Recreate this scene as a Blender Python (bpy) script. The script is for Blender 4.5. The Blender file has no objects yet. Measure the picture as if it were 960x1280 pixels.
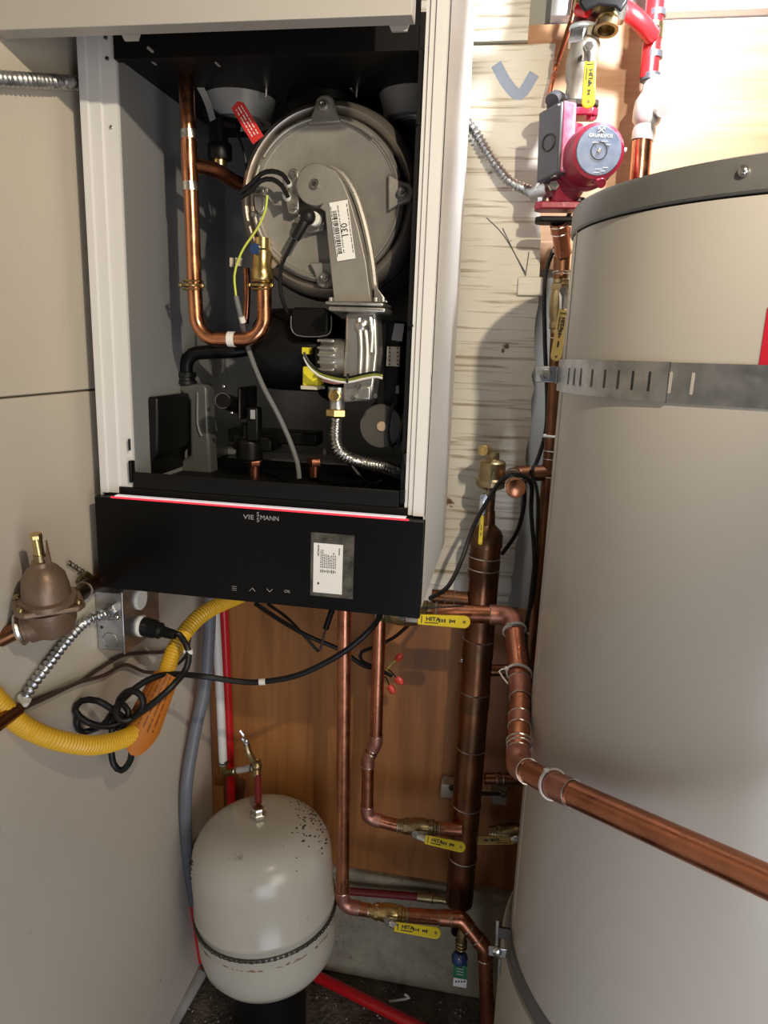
import bpy, bmesh, math, random
from mathutils import Vector as V, Matrix as Mx
random.seed(7)
SC = bpy.context.scene
COL = SC.collection
PI = math.pi
# ------------------------------------------------------------ camera
FPX, SLOPE, EYE = 890., 0.038, 1.34
_d = V((160, -200, FPX)).normalized()
_n = V((-FPX*SLOPE, FPX, 200+160*SLOPE)).normalized()
_x = _n.cross(_d)
_rows = (_x, _d, -_n)                      # world X, Y, Z written in image axes
def _w(v): return V([r.dot(v) for r in _rows])
cam = bpy.data.objects.new('camera', bpy.data.cameras.new('camera'))
COL.objects.link(cam)
cx_, cy_, cz_ = _w(V((1, 0, 0))), _w(V((0, -1, 0))), _w(V((0, 0, -1)))
cam.matrix_world = Mx(((cx_.x, cy_.x, cz_.x, 0), (cx_.y, cy_.y, cz_.y, 0), (cx_.z, cy_.z, cz_.z, EYE), (0, 0, 0, 1)))
cam.data.sensor_fit = 'VERTICAL'
cam.data.sensor_height = 36
cam.data.lens = 36*FPX/1280
cam.data.clip_start = 0.02
SC.camera = cam
# ------------------------------------------------------------ light
SC.view_settings.view_transform = 'Standard'
SC.view_settings.look = 'None'
SC.view_settings.gamma = 1
SC.view_settings.exposure = 0.0
w = bpy.data.worlds.new('room_air'); SC.world = w; w.use_nodes = True
w.node_tree.nodes['Background'].inputs[0].default_value = (0.75, 0.8, 1.0, 1)
w.node_tree.nodes['Background'].inputs[1].default_value = 0.022
def lamp(name, kind, loc, target, energy, color, size=.03, angle=None, blend=.5):
    l = bpy.data.lights.new(name, kind); l.energy = energy; l.color = color
    if kind == 'AREA': l.size = size
    else: l.shadow_soft_size = size
    if kind == 'SPOT': l.spot_size = angle; l.spot_blend = blend
    o = bpy.data.objects.new(name, l); COL.objects.link(o)
    o.location = loc
    o.rotation_euler = (V(target)-V(loc)).to_track_quat('-Z', 'Y').to_euler()
    return o
lamp('hand_lamp', 'SPOT', (.31, .05, 1.82), (-.26, 1.1, 1.47), 40, (1.0, .86, .65), .012, 1.35, .85)
lamp('work_light', 'SPOT', (.20, 1.04, 1.835), (.185, 1.29, 1.70), 14, (.92, .94, 1.0), .014, 2.8, .6)
lamp('cool_fill', 'AREA', (.30, -.45, .35), (-.56, .75, .30), 8.5, (.80, .85, 1.0), .8)  # added low cool fill that lifts the lower left wall, no actual doorway
lamp('soft_fill', 'AREA', (1.15, -.60, 1.15), (.35, .9, .85), 12, (1.0, .92, .78), .8)  # added soft fill to brighten the water heater, not a fixture of the room

# ------------------------------------------------------------ places
def ray(px, py): return _w(V((px-480, py-640, FPX)))
def P(px, py, Y):                           # point of the room seen at that pixel, Y metres into the room
    r = ray(px, py); r = r*(Y/r.y); return V((r.x, r.y, r.z+EYE))
def PZ(px, py, Z):
    r = ray(px, py); r = r*((Z-EYE)/r.z); return V((r.x, r.y, Z))
def PX(px, py, X):
    r = ray(px, py); r = r*(X/r.x); return V((r.x, r.y, r.z+EYE))

def PW(px, py, Y, off=.008):                 # same, kept in front of the left wall
    p = P(px, py, Y)
    return p if p.x > -.565+off else PX(px, py, -.565+off)

# ------------------------------------------------------------ materials
_m = {}
def mat(name, c, rough=.5, metal=0., c2=None, scale=20., amt=.5, bump=0., bscale=None, stretch=(1, 1, 1), lo=.4, hi=.65,
        emit=0., alpha=1., spec=.5, coat=0., transmission=0., rvar=0., c3=None, scale3=4., lo3=.55, hi3=.7):
    if name in _m: return _m[name]
    m = bpy.data.materials.new(name); m.use_nodes = True
    nt = m.node_tree; N = nt.nodes; L = nt.links
    b = N['Principled BSDF']
    b.inputs['Base Color'].default_value = (*c, 1); b.inputs['Roughness'].default_value = rough
    b.inputs['Metallic'].default_value = metal; b.inputs['Alpha'].default_value = alpha
    b.inputs['Specular IOR Level'].default_value = spec; b.inputs['Coat Weight'].default_value = coat
    b.inputs['Transmission Weight'].default_value = transmission
    if emit:
        b.inputs['Emission Color'].default_value = (*c, 1); b.inputs['Emission Strength'].default_value = emit
    if c2 or bump or rvar:
        tc = N.new('ShaderNodeTexCoord'); mp = N.new('ShaderNodeMapping'); mp.inputs['Scale'].default_value = stretch
        L.new(tc.outputs['Object'], mp.inputs['Vector'])
        def noise(s, det=6):
            n = N.new('ShaderNodeTexNoise'); n.inputs['Scale'].default_value = s; n.inputs['Detail'].default_value = det
            L.new(mp.outputs['Vector'], n.inputs['Vector']); return n
        def ramp(n, a, z):
            r = N.new('ShaderNodeMapRange'); r.inputs[1].default_value = a; r.inputs[2].default_value = z
            L.new(n.outputs['Fac'], r.inputs[0]); return r
        if c2:
            r = ramp(noise(scale), lo, hi); r.inputs[4].default_value = amt
            mx = N.new('ShaderNodeMix'); mx.data_type = 'RGBA'
            mx.inputs[6].default_value = (*c, 1); mx.inputs[7].default_value = (*c2, 1)
            L.new(r.outputs[0], mx.inputs[0]); last = mx
            if c3:
                r3 = ramp(noise(scale3, 8), lo3, hi3)
                m3 = N.new('ShaderNodeMix'); m3.data_type = 'RGBA'; m3.inputs[7].default_value = (*c3, 1)
                L.new(mx.outputs[2], m3.inputs[6]); L.new(r3.outputs[0], m3.inputs[0]); last = m3
            L.new(last.outputs[2], b.inputs['Base Color'])
        if rvar:
            r = ramp(noise(scale*1.7+3), .3, .7); r.inputs[3].default_value = max(0, rough-rvar); r.inputs[4].default_value = rough+rvar
            L.new(r.outputs[0], b.inputs['Roughness'])
        if bump:
            bp = N.new('ShaderNodeBump'); bp.inputs['Strength'].default_value = bump; bp.inputs['Distance'].default_value = .002
            L.new(noise(bscale or scale).outputs['Fac'], bp.inputs['Height']); L.new(bp.outputs[0], b.inputs['Normal'])
    _m[name] = m; return m

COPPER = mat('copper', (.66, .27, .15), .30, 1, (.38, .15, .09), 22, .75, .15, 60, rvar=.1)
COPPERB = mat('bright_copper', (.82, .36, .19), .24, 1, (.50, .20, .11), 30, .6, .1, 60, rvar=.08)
COPPERD = mat('aged_shaded_copper', (.27, .115, .055), .38, 1, (.13, .065, .04), 16, .8, .15, 50, rvar=.12, c3=(.15, .10, .05), scale3=7)  # aged copper, colour darkened further for the water heater's shadow on the header
PINKCOP = mat('fluxed_copper', (.60, .27, .20), .42, .9, (.35, .17, .13), 25, .7, .2, 70)
SOLDER = mat('solder', (.75, .72, .68), .28, 1, (.4, .38, .34), 80, .6, .5, 120)
BRASS = mat('brass', (.70, .52, .22), .28, 1, (.42, .30, .12), 30, .6, .1, 80)
BRASSD = mat('dull_brass', (.42, .33, .17), .36, 1, (.24, .18, .09), 30, .7, .15, 80)
BRONZE = mat('painted_bronze', (.23, .155, .105), .42, .45, (.15, .095, .06), 40, .6, .25, 120)
STEEL = mat('bright_steel', (.72, .71, .69), .25, 1, (.45, .44, .42), 40, .5, .1, 90)
GALV = mat('galvanised_steel', (.52, .53, .54), .36, 1, (.33, .34, .35), 45, .8, .1, 60, rvar=.1)
CAST = mat('cast_aluminium', (.345, .325, .295), .50, .65, (.24, .225, .20), 18, .6, .10, 300)
CASTL = mat('machined_aluminium', (.62, .60, .56), .32, .9, (.42, .40, .37), 40, .5, .15, 150)
RINGM = mat('stainless_ring', (.52, .46, .40), .36, .85, (.42, .37, .31), 8, .5)
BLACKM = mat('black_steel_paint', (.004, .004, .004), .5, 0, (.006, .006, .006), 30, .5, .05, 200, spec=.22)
BLACKP = mat('black_plastic', (.004, .004, .004), .42, spec=.25)
RUBBER = mat('black_rubber', (.008, .008, .008), .45, spec=.35)
GLASSB = mat('black_glass', (.003, .003, .003), .33, 0, spec=.2)
WHITEP = mat('white_painted_steel', (.70, .69, .68), .38, 0, (.66, .65, .64), 5, .5, .04, 500)
BEIGEP = mat('cover_painted_steel', (.43, .41, .38), .42, 0, (.40, .38, .35), 4, .5, .04, 500)
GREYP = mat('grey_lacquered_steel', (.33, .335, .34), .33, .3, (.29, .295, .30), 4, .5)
TANKP = mat('tank_enamel', (.50, .465, .41), .30, 0, (.47, .435, .38), 3, .6, .03, 6, c3=(.43, .40, .33), scale3=1.6, lo3=.6, hi3=.8)
RIMP = mat('tank_rim_grey', (.17, .17, .165), .38, .3, (.14, .14, .135), 20, .6)
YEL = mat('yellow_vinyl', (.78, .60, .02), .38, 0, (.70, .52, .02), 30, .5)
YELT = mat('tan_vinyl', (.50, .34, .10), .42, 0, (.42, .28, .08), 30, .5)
CSST = mat('yellow_pvc_jacket', (.80, .47, .03), .34, 0, (.70, .40, .03), 20, .4)
ORANGE = mat('orange_tag_card', (.50, .16, .02), .5, 0, (.52, .18, .02), 20, .5)
REDM = mat('red_cast_paint', (.30, .012, .040), .38, .1, (.22, .01, .03), 30, .5, .15, 200, c3=(.55, .22, .30), scale3=30, lo3=.62, hi3=.72)
PINKM = mat('scuffed_pink_paint', (.50, .10, .20), .42, .1, (.62, .38, .48), 45, .7, .15, 200)
REDX = mat('red_pex', (.55, .012, .015), .30, 0, (.45, .01, .012), 20, .4)
WHITEX = mat('white_pex', (.72, .71, .68), .38)
GREYH = mat('grey_hose_vinyl', (.15, .165, .19), .42, 0, (.13, .14, .165), 12, .5)
GREYW = mat('grey_cable_jacket', (.16, .16, .165), .45)
WHITEPL = mat('white_plastic', (.74, .72, .67), .42)
IVORY = mat('ivory_plastic', (.55, .50, .40), .45, 0, (.42, .36, .26), 40, .5)
PAPER = mat('label_paper', (.80, .79, .76), .5)
INK = mat('black_ink', (.02, .02, .02), .5)
GREYINK = mat('grey_print', (.32, .32, .32), .5)
WHITEINK = mat('white_print', (.80, .80, .80), .5)
REDPAPER = mat('red_label_vinyl', (.55, .012, .03), .4)
REDTAG = mat('red_tag_plastic', (.60, .035, .03), .4)
BLUE = mat('blue_plastic', (.02, .05, .14), .35)
GREEN = mat('green_label', (.02, .16, .07), .45)
BROWNW = mat('brown_wire_jacket', (.055, .028, .022), .42)
YELC = mat('bright_yellow_plastic', (.75, .66, .03), .4)
YGREEN = mat('yellow_green_wire', (.55, .62, .08), .42)
CLEARP = mat('smoky_clear_plastic', (.30, .30, .29), .25, 0, alpha=.75)
FILM = mat('clear_film', (.10, .095, .08), .18, 0, (.03, .03, .028), 60, .9, .6, 50)
ETAN = mat('expansion_tank_enamel', (.52, .49, .41), .24, 0, (.47, .44, .36), 5, .5, c3=(.10, .08, .055), scale3=14, lo3=.68, hi3=.76)
RUST = mat('rust', (.22, .11, .05), .8, 0, (.35, .25, .16), 60, .7)
CHAINM = mat('dark_chain_steel', (.10, .09, .08), .4, .8)
LED_R = mat('led_strip_red', (.85, .04, .07), .4, emit=.55)
LED_W = mat('led_strip_white', (.85, .82, .90), .3, emit=.35)
BLUEPLATE = mat('pump_nameplate', (.13, .17, .26), .35, .3, (.25, .29, .38), 60, .5)
DARKGREY = mat('terminal_box_grey', (.055, .055, .065), .42, 0, (.04, .04, .045), 20, .5)
DKFAN = mat('dark_fan_plastic', (.07, .065, .055), .45)
AMBER = mat('amber_plug', (.50, .36, .24), .4)
WIRENUT = mat('red_wire_nut', (.60, .05, .03), .4)

def surf(name, build):
    m = bpy.data.materials.new(name); m.use_nodes = True
    nt = m.node_tree; b = nt.nodes['Principled BSDF']
    tc = nt.nodes.new('ShaderNodeTexCoord')
    class H: pass
    h = H(); h.N = nt.nodes; h.L = nt.links; h.b = b; h.tc = tc
    def mapping(scale=(1, 1, 1), loc=(0, 0, 0), rot=(0, 0, 0)):
        mp = h.N.new('ShaderNodeMapping'); mp.inputs['Scale'].default_value = scale; mp.inputs['Location'].default_value = loc
        mp.inputs['Rotation'].default_value = rot
        h.L.new(tc.outputs['Object'], mp.inputs['Vector']); return mp.outputs['Vector']
    def noise(vec, s, det=6, dist=0, rough=.5):
        n = h.N.new('ShaderNodeTexNoise'); n.inputs['Scale'].default_value = s; n.inputs['Detail'].default_value = det
        n.inputs['Distortion'].default_value = dist; n.inputs['Roughness'].default_value = rough
        h.L.new(vec, n.inputs['Vector']); return n.outputs['Fac']
    def rng(v, a, z, o0=0., o1=1.):
        r = h.N.new('ShaderNodeMapRange'); h.L.new(v, r.inputs[0])
        for i, q in enumerate((a, z, o0, o1)): r.inputs[i+1].default_value = q
        return r.outputs[0]
    def mix(f, a, c):
        m_ = h.N.new('ShaderNodeMix'); m_.data_type = 'RGBA'
        h.L.new(f, m_.inputs[0])
        for i, q in ((6, a), (7, c)):
            if isinstance(q, tuple): m_.inputs[i].default_value = (*q, 1)
            else: h.L.new(q, m_.inputs[i])
        return m_.outputs[2]
    def mul(a, c):
        m_ = h.N.new('ShaderNodeMath'); m_.operation = 'MULTIPLY'; h.L.new(a, m_.inputs[0]); h.L.new(c, m_.inputs[1]); return m_.outputs[0]
    def bump(v, s, dist=.003):
        bp = h.N.new('ShaderNodeBump'); bp.inputs['Strength'].default_value = s; bp.inputs['Distance'].default_value = dist
        h.L.new(v, bp.inputs['Height']); h.L.new(bp.outputs[0], b.inputs['Normal'])
    h.mapping, h.noise, h.rng, h.mix, h.mul, h.bump = mapping, noise, rng, mix, mul, bump
    build(h); return m
def _ply(h, A, B, C, vertical):
    v = h.mapping((14, 14, 1.1) if vertical else (1.1, 14, 14))
    f = h.mapping((160, 160, 5) if vertical else (5, 160, 160))
    g = h.noise(v, 1.4, 8, 1.6); fine = h.noise(f, 1, 3)
    c = h.mix(h.rng(g, .35, .65), A, B)
    c = h.mix(h.rng(h.noise(h.mapping((9, 9, .8) if vertical else (.8, 9, 9)), 2.2, 6, .8), .54, .74, 0, .8), c, C)
    c = h.mix(h.rng(fine, .55, .8, 0, .35), c, C)
    h.L.new(c, h.b.inputs['Base Color']); h.b.inputs['Roughness'].default_value = .5; h.bump(fine, .25, .001)
PLYO = surf('varnished_plywood', lambda h: _ply(h, (.40, .17, .045), (.31, .12, .03), (.17, .065, .02), True))
PLYB = surf('bare_plywood', lambda h: _ply(h, (.62, .40, .24), (.52, .30, .16), (.40, .20, .10), False))
def _painted(h):                             # thin white paint on rough plywood, horizontal checks, bare patches
    ck = h.noise(h.mapping((6, 200, 120)), 1.0, 4, .4)
    c = h.mix(h.rng(h.noise(h.mapping(), 6, 4), .4, .6), (.76, .73, .64), (.68, .64, .53))
    c = h.mix(h.rng(ck, .54, .66, 0, .85), c, (.33, .26, .16))
    c = h.mix(h.rng(h.noise(h.mapping((1, 1, 1.4)), 22, 3, .3), .70, .73), c, (.16, .075, .035))
    h.L.new(c, h.b.inputs['Base Color']); h.b.inputs['Roughness'].default_value = .6; h.bump(ck, .5, .002)
PAINTED = surf('white_painted_rough_plywood', _painted)
def _dry(h):
    a = h.noise(h.mapping(), 2.2, 6, .5); s = h.noise(h.mapping((1, 14, 2)), 6, 5)
    c = h.mix(h.rng(a, .3, .7), (.60, .545, .46), (.53, .48, .405))
    c = h.mix(h.rng(s, .66, .8, 0, .35), c, (.25, .21, .17))
    c = h.mix(h.rng(h.noise(h.mapping(), 30, 2), .75, .8), c, (.24, .20, .17))
    h.L.new(c, h.b.inputs['Base Color']); h.b.inputs['Roughness'].default_value = .42
    h.bump(h.noise(h.mapping(), 3, 3), .25, .01)
DRY = surf('beige_drywall_paint', _dry)
GREYWALL = surf('grey_wall_paint', lambda h: (h.L.new(h.mix(h.rng(h.noise(h.mapping(), 3, 5), .4, .6), (.42, .42, .38), (.36, .36, .33)), h.b.inputs['Base Color'])))
def _conc(h):
    a = h.noise(h.mapping(), 7, 10, .3, .65); s = h.noise(h.mapping(), 90, 3)
    c = h.mix(h.rng(a, .35, .65), (.40, .36, .25), (.20, .17, .12))
    c = h.mix(h.rng(s, .60, .75, 0, .5), c, (.07, .055, .04))
    h.L.new(c, h.b.inputs['Base Color']); h.b.inputs['Roughness'].default_value = .75; h.bump(s, .6, .004)
CONC = surf('stained_concrete', _conc)
def _floor(h):
    a = h.noise(h.mapping(), 9, 10, .5, .7); s = h.noise(h.mapping(), 130, 3)
    c = h.mix(h.rng(a, .38, .62), (.17, .14, .10), (.05, .04, .03))
    c = h.mix(h.rng(s, .62, .78, 0, .7), c, (.17, .14, .11))
    h.L.new(c, h.b.inputs['Base Color']); h.b.inputs['Roughness'].default_value = .6; h.bump(s, .8, .006)
FLOORM = surf('dirty_concrete_floor', _floor)

# ------------------------------------------------------------ mesh builder
def ortho(d):
    d = V(d).normalized(); a = V((0, 0, 1)) if abs(d.z) < .9 else V((1, 0, 0))
    u = d.cross(a).normalized(); return u, d.cross(u)
def catmull(pts, step):
    pts = [V(p) for p in pts]; out = []
    if len(pts) == 2: pts = [pts[0], (pts[0]+pts[1])/2, pts[1]]
    q = [pts[0]*2-pts[1]]+pts+[pts[-1]*2-pts[-2]]
    for i in range(1, len(q)-2):
        a, b, c, d = q[i-1:i+3]; n = max(2, int((c-b).length/step))
        for k in range(n):
            t = k/n
            out.append(.5*((2*b)+(c-a)*t+(2*a-5*b+4*c-d)*t*t+(3*b-a-3*c+d)*t**3))
    out.append(pts[-1]); return out
def fillet(pts, rad, seg=8):
    """straight runs joined by round bends; also returns (start, end) indices of every bend"""
    pts = [V(p) for p in pts]; out = [pts[0]]; arcs = []
    for i in range(1, len(pts)-1):
        a, b, c = pts[i-1:i+2]; u = (a-b).normalized(); v = (c-b).normalized()
        ang = u.angle(v); r = rad[i-1] if isinstance(rad, (list, tuple)) else rad
        t = min(r/math.tan(ang/2), .48*(a-b).length, .48*(c-b).length); s = len(out)
        r = t*math.tan(ang/2); cen = b+(u+v).normalized()*(r/math.sin(ang/2)); p0, p1 = b+u*t, b+v*t
        e0, e1 = p0-cen, p1-cen; th = e0.angle(e1)
        for k in range(seg+1):
            f = k/seg; out.append(cen+(e0*math.sin((1-f)*th)+e1*math.sin(f*th))/math.sin(th))
        arcs.append((s, len(out)-1))
    out.append(pts[-1]); return out, arcs
class MB:
    def __init__(s): s.b = bmesh.new()
    def box(s, c, size, rot=None):
        m = Mx.Translation(V(c)) @ (rot.to_4x4() if rot else Mx()) @ Mx.Diagonal((*size, 1))
        bmesh.ops.create_cube(s.b, size=1, matrix=m); return s
    def span(s, a, b):                      # box between two corners
        a, b = V(a), V(b); return s.box((a+b)/2, [abs(q) for q in (b-a)])
    def rings(s, R, cap=True):
        rs = [[s.b.verts.new(p) for p in r] for r in R]; n = len(rs[0])
        for a, b in zip(rs, rs[1:]):
            for i in range(n): s.b.faces.new((a[i], a[(i+1) % n], b[(i+1) % n], b[i]))
        if cap: s.b.faces.new(rs[0][::-1]); s.b.faces.new(rs[-1])
        return s
    def lathe(s, prof, o, ax, n=24, cap=True, squash=1.):   # prof = [(radius, distance along the axis)]
        u, v = ortho(ax); ax = V(ax).normalized(); o = V(o)
        return s.rings([[o+ax*h+(u*math.cos(2*PI*i/n)+v*squash*math.sin(2*PI*i/n))*max(r, 1e-5) for i in range(n)] for r, h in prof], cap)
    def cyl(s, p0, p1, r, n=20, r1=None):
        p0, p1 = V(p0), V(p1); return s.lathe([(r, 0), (r if r1 is None else r1, (p1-p0).length)], p0, p1-p0, n)
    def disc(s, c, ax, r, h, bev=.001, n=24):
        ax = V(ax).normalized(); return s.lathe([(r-bev, -h/2), (r, -h/2+bev), (r, h/2-bev), (r-bev, h/2)], c, ax, n)
    def hexa(s, c, ax, r, h): return s.lathe([(r*.93, -h/2), (r, -h/2+h*.12), (r, h/2-h*.12), (r*.93, h/2)], c, ax, 6)
    def sph(s, c, r, sc=(1, 1, 1), n=14):
        bmesh.ops.create_uvsphere(s.b, u_segments=n, v_segments=max(6, n//2+1), radius=r, matrix=Mx.Translation(V(c)) @ Mx.Diagonal((*sc, 1))); return s
    def torus(s, c, ax, R, r, n=28, m=8, flat=1.):
        u, v = ortho(ax); ax = V(ax).normalized(); c = V(c); vs = []
        for i in range(n):
            a = 2*PI*i/n; d = u*math.cos(a)+v*math.sin(a)
            vs.append([s.b.verts.new(c+d*(R+r*math.cos(2*PI*j/m))+ax*(r*flat*math.sin(2*PI*j/m))) for j in range(m)])
        for i in range(n):
            for j in range(m):
                s.b.faces.new((vs[i][j], vs[(i+1) % n][j], vs[(i+1) % n][(j+1) % m], vs[i][(j+1) % m]))
        return s
    def tube(s, pts, r, n=10, smooth=True, step=.008, rib=None, amp=0, fl=1., up=None):
        pts = catmull(pts, (rib/6 if rib else step)) if smooth else [V(p) for p in pts]
        T = []
        for i in range(len(pts)):
            t = pts[min(i+1, len(pts)-1)]-pts[max(i-1, 0)]; T.append(t.normalized() if t.length > 1e-9 else T[-1])
        u, v = ortho(T[0]); R = []; L = 0
        if up: u = (V(up)-T[0]*V(up).dot(T[0])).normalized()
        for i, (p, t) in enumerate(zip(pts, T)):
            u = (u-t*u.dot(t)).normalized(); v = t.cross(u)
            if i: L += (p-pts[i-1]).length
            rr = r[min(len(r)-1, int(i*len(r)/len(pts)))] if isinstance(r, (list, tuple)) else r
            if rib: rr += amp*math.sin(2*PI*L/rib)
            R.append([p+(u*math.cos(2*PI*k/n)+v*fl*math.sin(2*PI*k/n))*rr for k in range(n)])
        return s.rings(R)
    def prism(s, poly, o, u, v, th):        # flat outline (2D) in plane u,v, extruded by th along u x v
        o, u, v = V(o), V(u).normalized(), V(v).normalized(); w_ = u.cross(v)*th
        return s.rings([[o+u*a+v*b for a, b in poly], [o+u*a+v*b+w_ for a, b in poly]])
    def build(s, name, m, parent=None, bevel=0, bseg=2, kind=None, label=None, sharp=35):
        bmesh.ops.recalc_face_normals(s.b, faces=s.b.faces)
        me = bpy.data.meshes.new(name); s.b.to_mesh(me); s.b.free()
        n = len(me.vertices); c = sum((v.co for v in me.vertices), V())/max(n, 1)
        lo = V([min(v.co[i] for v in me.vertices) for i in range(3)]); hi = V([max(v.co[i] for v in me.vertices) for i in range(3)]); c = (lo+hi)/2
        if parent is None: c.z = lo.z
        me.transform(Mx.Translation(-c)); me.materials.append(m)
        me.polygons.foreach_set('use_smooth', [True]*len(me.polygons)); me.set_sharp_from_angle(angle=math.radians(sharp))
        o = bpy.data.objects.new(name, me); COL.objects.link(o); o['_w'] = tuple(c)
        pw = V(parent['_w']) if parent else V()
        o.parent = parent; o.location = c-pw
        if bevel:
            bv = o.modifiers.new('bevel', 'BEVEL'); bv.width = bevel; bv.segments = bseg; bv.limit_method = 'ANGLE'; bv.angle_limit = .7
        if kind: o['kind'] = kind
        if label: o['label'] = label
        return o
def tag(o, label, cat, group=None):
    o['label'] = label; o['category'] = cat
    if group: o['group'] = group
    return o
def thing(name, loc, label, cat, group=None):
    o = bpy.data.objects.new(name, None); COL.objects.link(o); o.empty_display_size = .05
    o.location = loc; o['_w'] = tuple(V(loc)); return tag(o, label, cat, group)
def text(s, name, size, o, u, v, m, parent, th=.0002, align='LEFT', sx=1., bold=0.):
    cu = bpy.data.curves.new('lettering', 'FONT'); cu.body = s; cu.size = size; cu.extrude = th; cu.align_x = align; cu.align_y = 'CENTER'
    cu.resolution_u = 2; cu.offset = size*bold
    t = bpy.data.objects.new('lettering', cu); COL.objects.link(t)
    bpy.context.view_layer.update()
    me = bpy.data.meshes.new_from_object(t.evaluated_get(bpy.context.evaluated_depsgraph_get()))
    bpy.data.objects.remove(t); bpy.data.curves.remove(cu)
    u, v = V(u).normalized(), V(v).normalized(); n = u.cross(v).normalized(); v = n.cross(u)
    me.transform(Mx(((u.x*sx, v.x, n.x, 0), (u.y*sx, v.y, n.y, 0), (u.z*sx, v.z, n.z, 0), (0, 0, 0, 1))))
    me.materials.clear(); me.materials.append(m)
    ob = bpy.data.objects.new(name, me); COL.objects.link(ob); ob['_w'] = tuple(V(o)); ob.parent = parent
    ob.location = V(o)-(V(parent['_w']) if parent else V()); return ob
X, Y_, Z = V((1, 0, 0)), V((0, 1, 0)), V((0, 0, 1)); NY = V((0, -1, 0))

# ------------------------------------------------------------ the room
WB, WL, FL = 1.29, -.565, 0.0
MB().span((-1.2, -.9, -.05), (1.6, 1.6, FL)).build('floor', FLOORM, kind='structure')
wb = MB().span((WL-.1, WB, 0), (1.5, WB+.1, 2.6)).build('wall_back', GREYWALL, kind='structure')
wl = MB().span((WL-.1, -.8, 0), (WL-.012, WB, 2.6)).build('wall_left', DRY, kind='structure')
MB().span((WL-.1, -.9, 2.55), (1.5, WB+.1, 2.62)).build('ceiling', DRY, kind='structure')
zs = EYE-.0722
MB().span((WL-.013, -.8, 0), (WL, WB-.001, zs-.0012)).build('drywall_sheet', DRY, wl, .0012)
MB().span((WL-.013, -.8, zs+.0012), (WL, WB-.001, 2.54)).build('drywall_sheet', DRY, wl, .0012)
# sheets on the back wall
def sheet(name, a, b, m, y0=WB-.012, jag=None):
    s = MB()
    if jag is None: s.span((a[0], y0, a[1]), (b[0], WB+.002, b[1]))
    else:
        n = 46; pts = [(a[0], a[1])]
        for i in range(n+1):
            t = i/n; pts.append((b[0]+jag(t)+random.uniform(-.0035, .0035), a[1]+(b[1]-a[1])*t))
        pts.append((a[0], b[1])); s.prism(pts, (0, WB+.002, 0), X, Z, WB+.002-y0)
    return s.build(name, m, wb)
sheet('plywood_sheet', (WL+.002, .262), (P(580, 900, WB).x, P(575, 752, WB).z-.002), PLYO)
sheet('plywood_sheet', (P(580, 900, WB).x+.002, .262), (.56, P(575, 752, WB).z-.002), PLYO, WB-.004)
q0, q1 = P(572, 752, WB), P(668, 752, WB); qt = P(690, 26, WB)
sheet('painted_board', (-.20, P(575, 752, WB).z), (P(648, 600, WB).x, P(650, 62, WB).z), PAINTED, WB-.02, jag=lambda t: .008*math.sin(t*5)+.010*t)
sheet('painted_board', (-.20, P(650, 58, WB).z), (P(662, 20, WB).x, 2.3), PAINTED, WB-.024)
sheet('bare_plywood_sheet', (P(648, 400, WB).x-.04, P(700, 338, WB).z), (1.45, P(900, 26, WB).z), PLYB, WB-.008)
MB().span((.02, WB-.034, P(900, 26, WB).z+.002), (1.45, WB+.002, 2.3)).build('header_board', mat('white_painted_board', (.60, .62, .66), .5, 0, (.5, .52, .56), 8, .5), wb, .002)
MB().span((WL+.001, WB-.028, FL), (.56, WB+.001, .262)).build('trim_1', CONC, bevel=.006, kind='structure')

# ------------------------------------------------------------ boiler
F = .8775
BX0, BX1, BZ0, BZ1 = -.541, -.094, EYE-.338, EYE+.50
boiler = thing('wall_hung_boiler', ((BX0+BX1)/2, F+.2, BZ0), 'white wall-hung gas boiler with its front open over a black control panel', 'boiler')
def bp(name, mb, m, parent=None, **k): return mb.build(name, m, parent or boiler, **k)
RY = WB-.022
bp('side_panel', MB().span((BX0, F, BZ0), (BX0+.0015, RY-.03, BZ1)), WHITEP)
bp('side_panel', MB().span((BX1-.0015, F, BZ0), (BX1, RY-.03, BZ1)), WHITEP)
iz0, iz1 = P(160, 610, F).z, EYE+.327
# stepped front flanges
def flange(x0, x1, x2, x3, side):
    s = 1 if side == 'l' else -1
    f = bp('front_flange', MB().prism([(x0, -.0), (x1, 0), (x1+.0012*s, .0035), (x2, .0035), (x2+.0012*s, .007), (x3, .007), (x3, .03), (x3-.0015*s, .03), (x3-.0015*s, .0095), (x0, .0095)], (0, F, BZ0+.13), X, Y_, BZ1-BZ0-.13), WHITEP)
    return f
fl = flange(BX0, P(112, 300, F).x+.006, P(128, 300, F).x+.004, P(152, 330, F).x, 'l')
fr = flange(BX1, P(522, 500, F).x+.001, P(514, 500, F).x+.002, P(510.5, 500, F).x, 'r')
for px, py in ((132, 47), (134, 73), (139, 159)):
    MB().disc(P(px, py, F+.006), NY, .0022, .003, .0005, 12).build('screw', CHAINM if py < 100 else STEEL, fl)
for px, py in ((523, 32), (522, 153), (514, 407)):
    MB().disc(P(px, py, F+.004), NY, .0026, .0035, .0005, 12).build('screw', BLACKP, fr)
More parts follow.
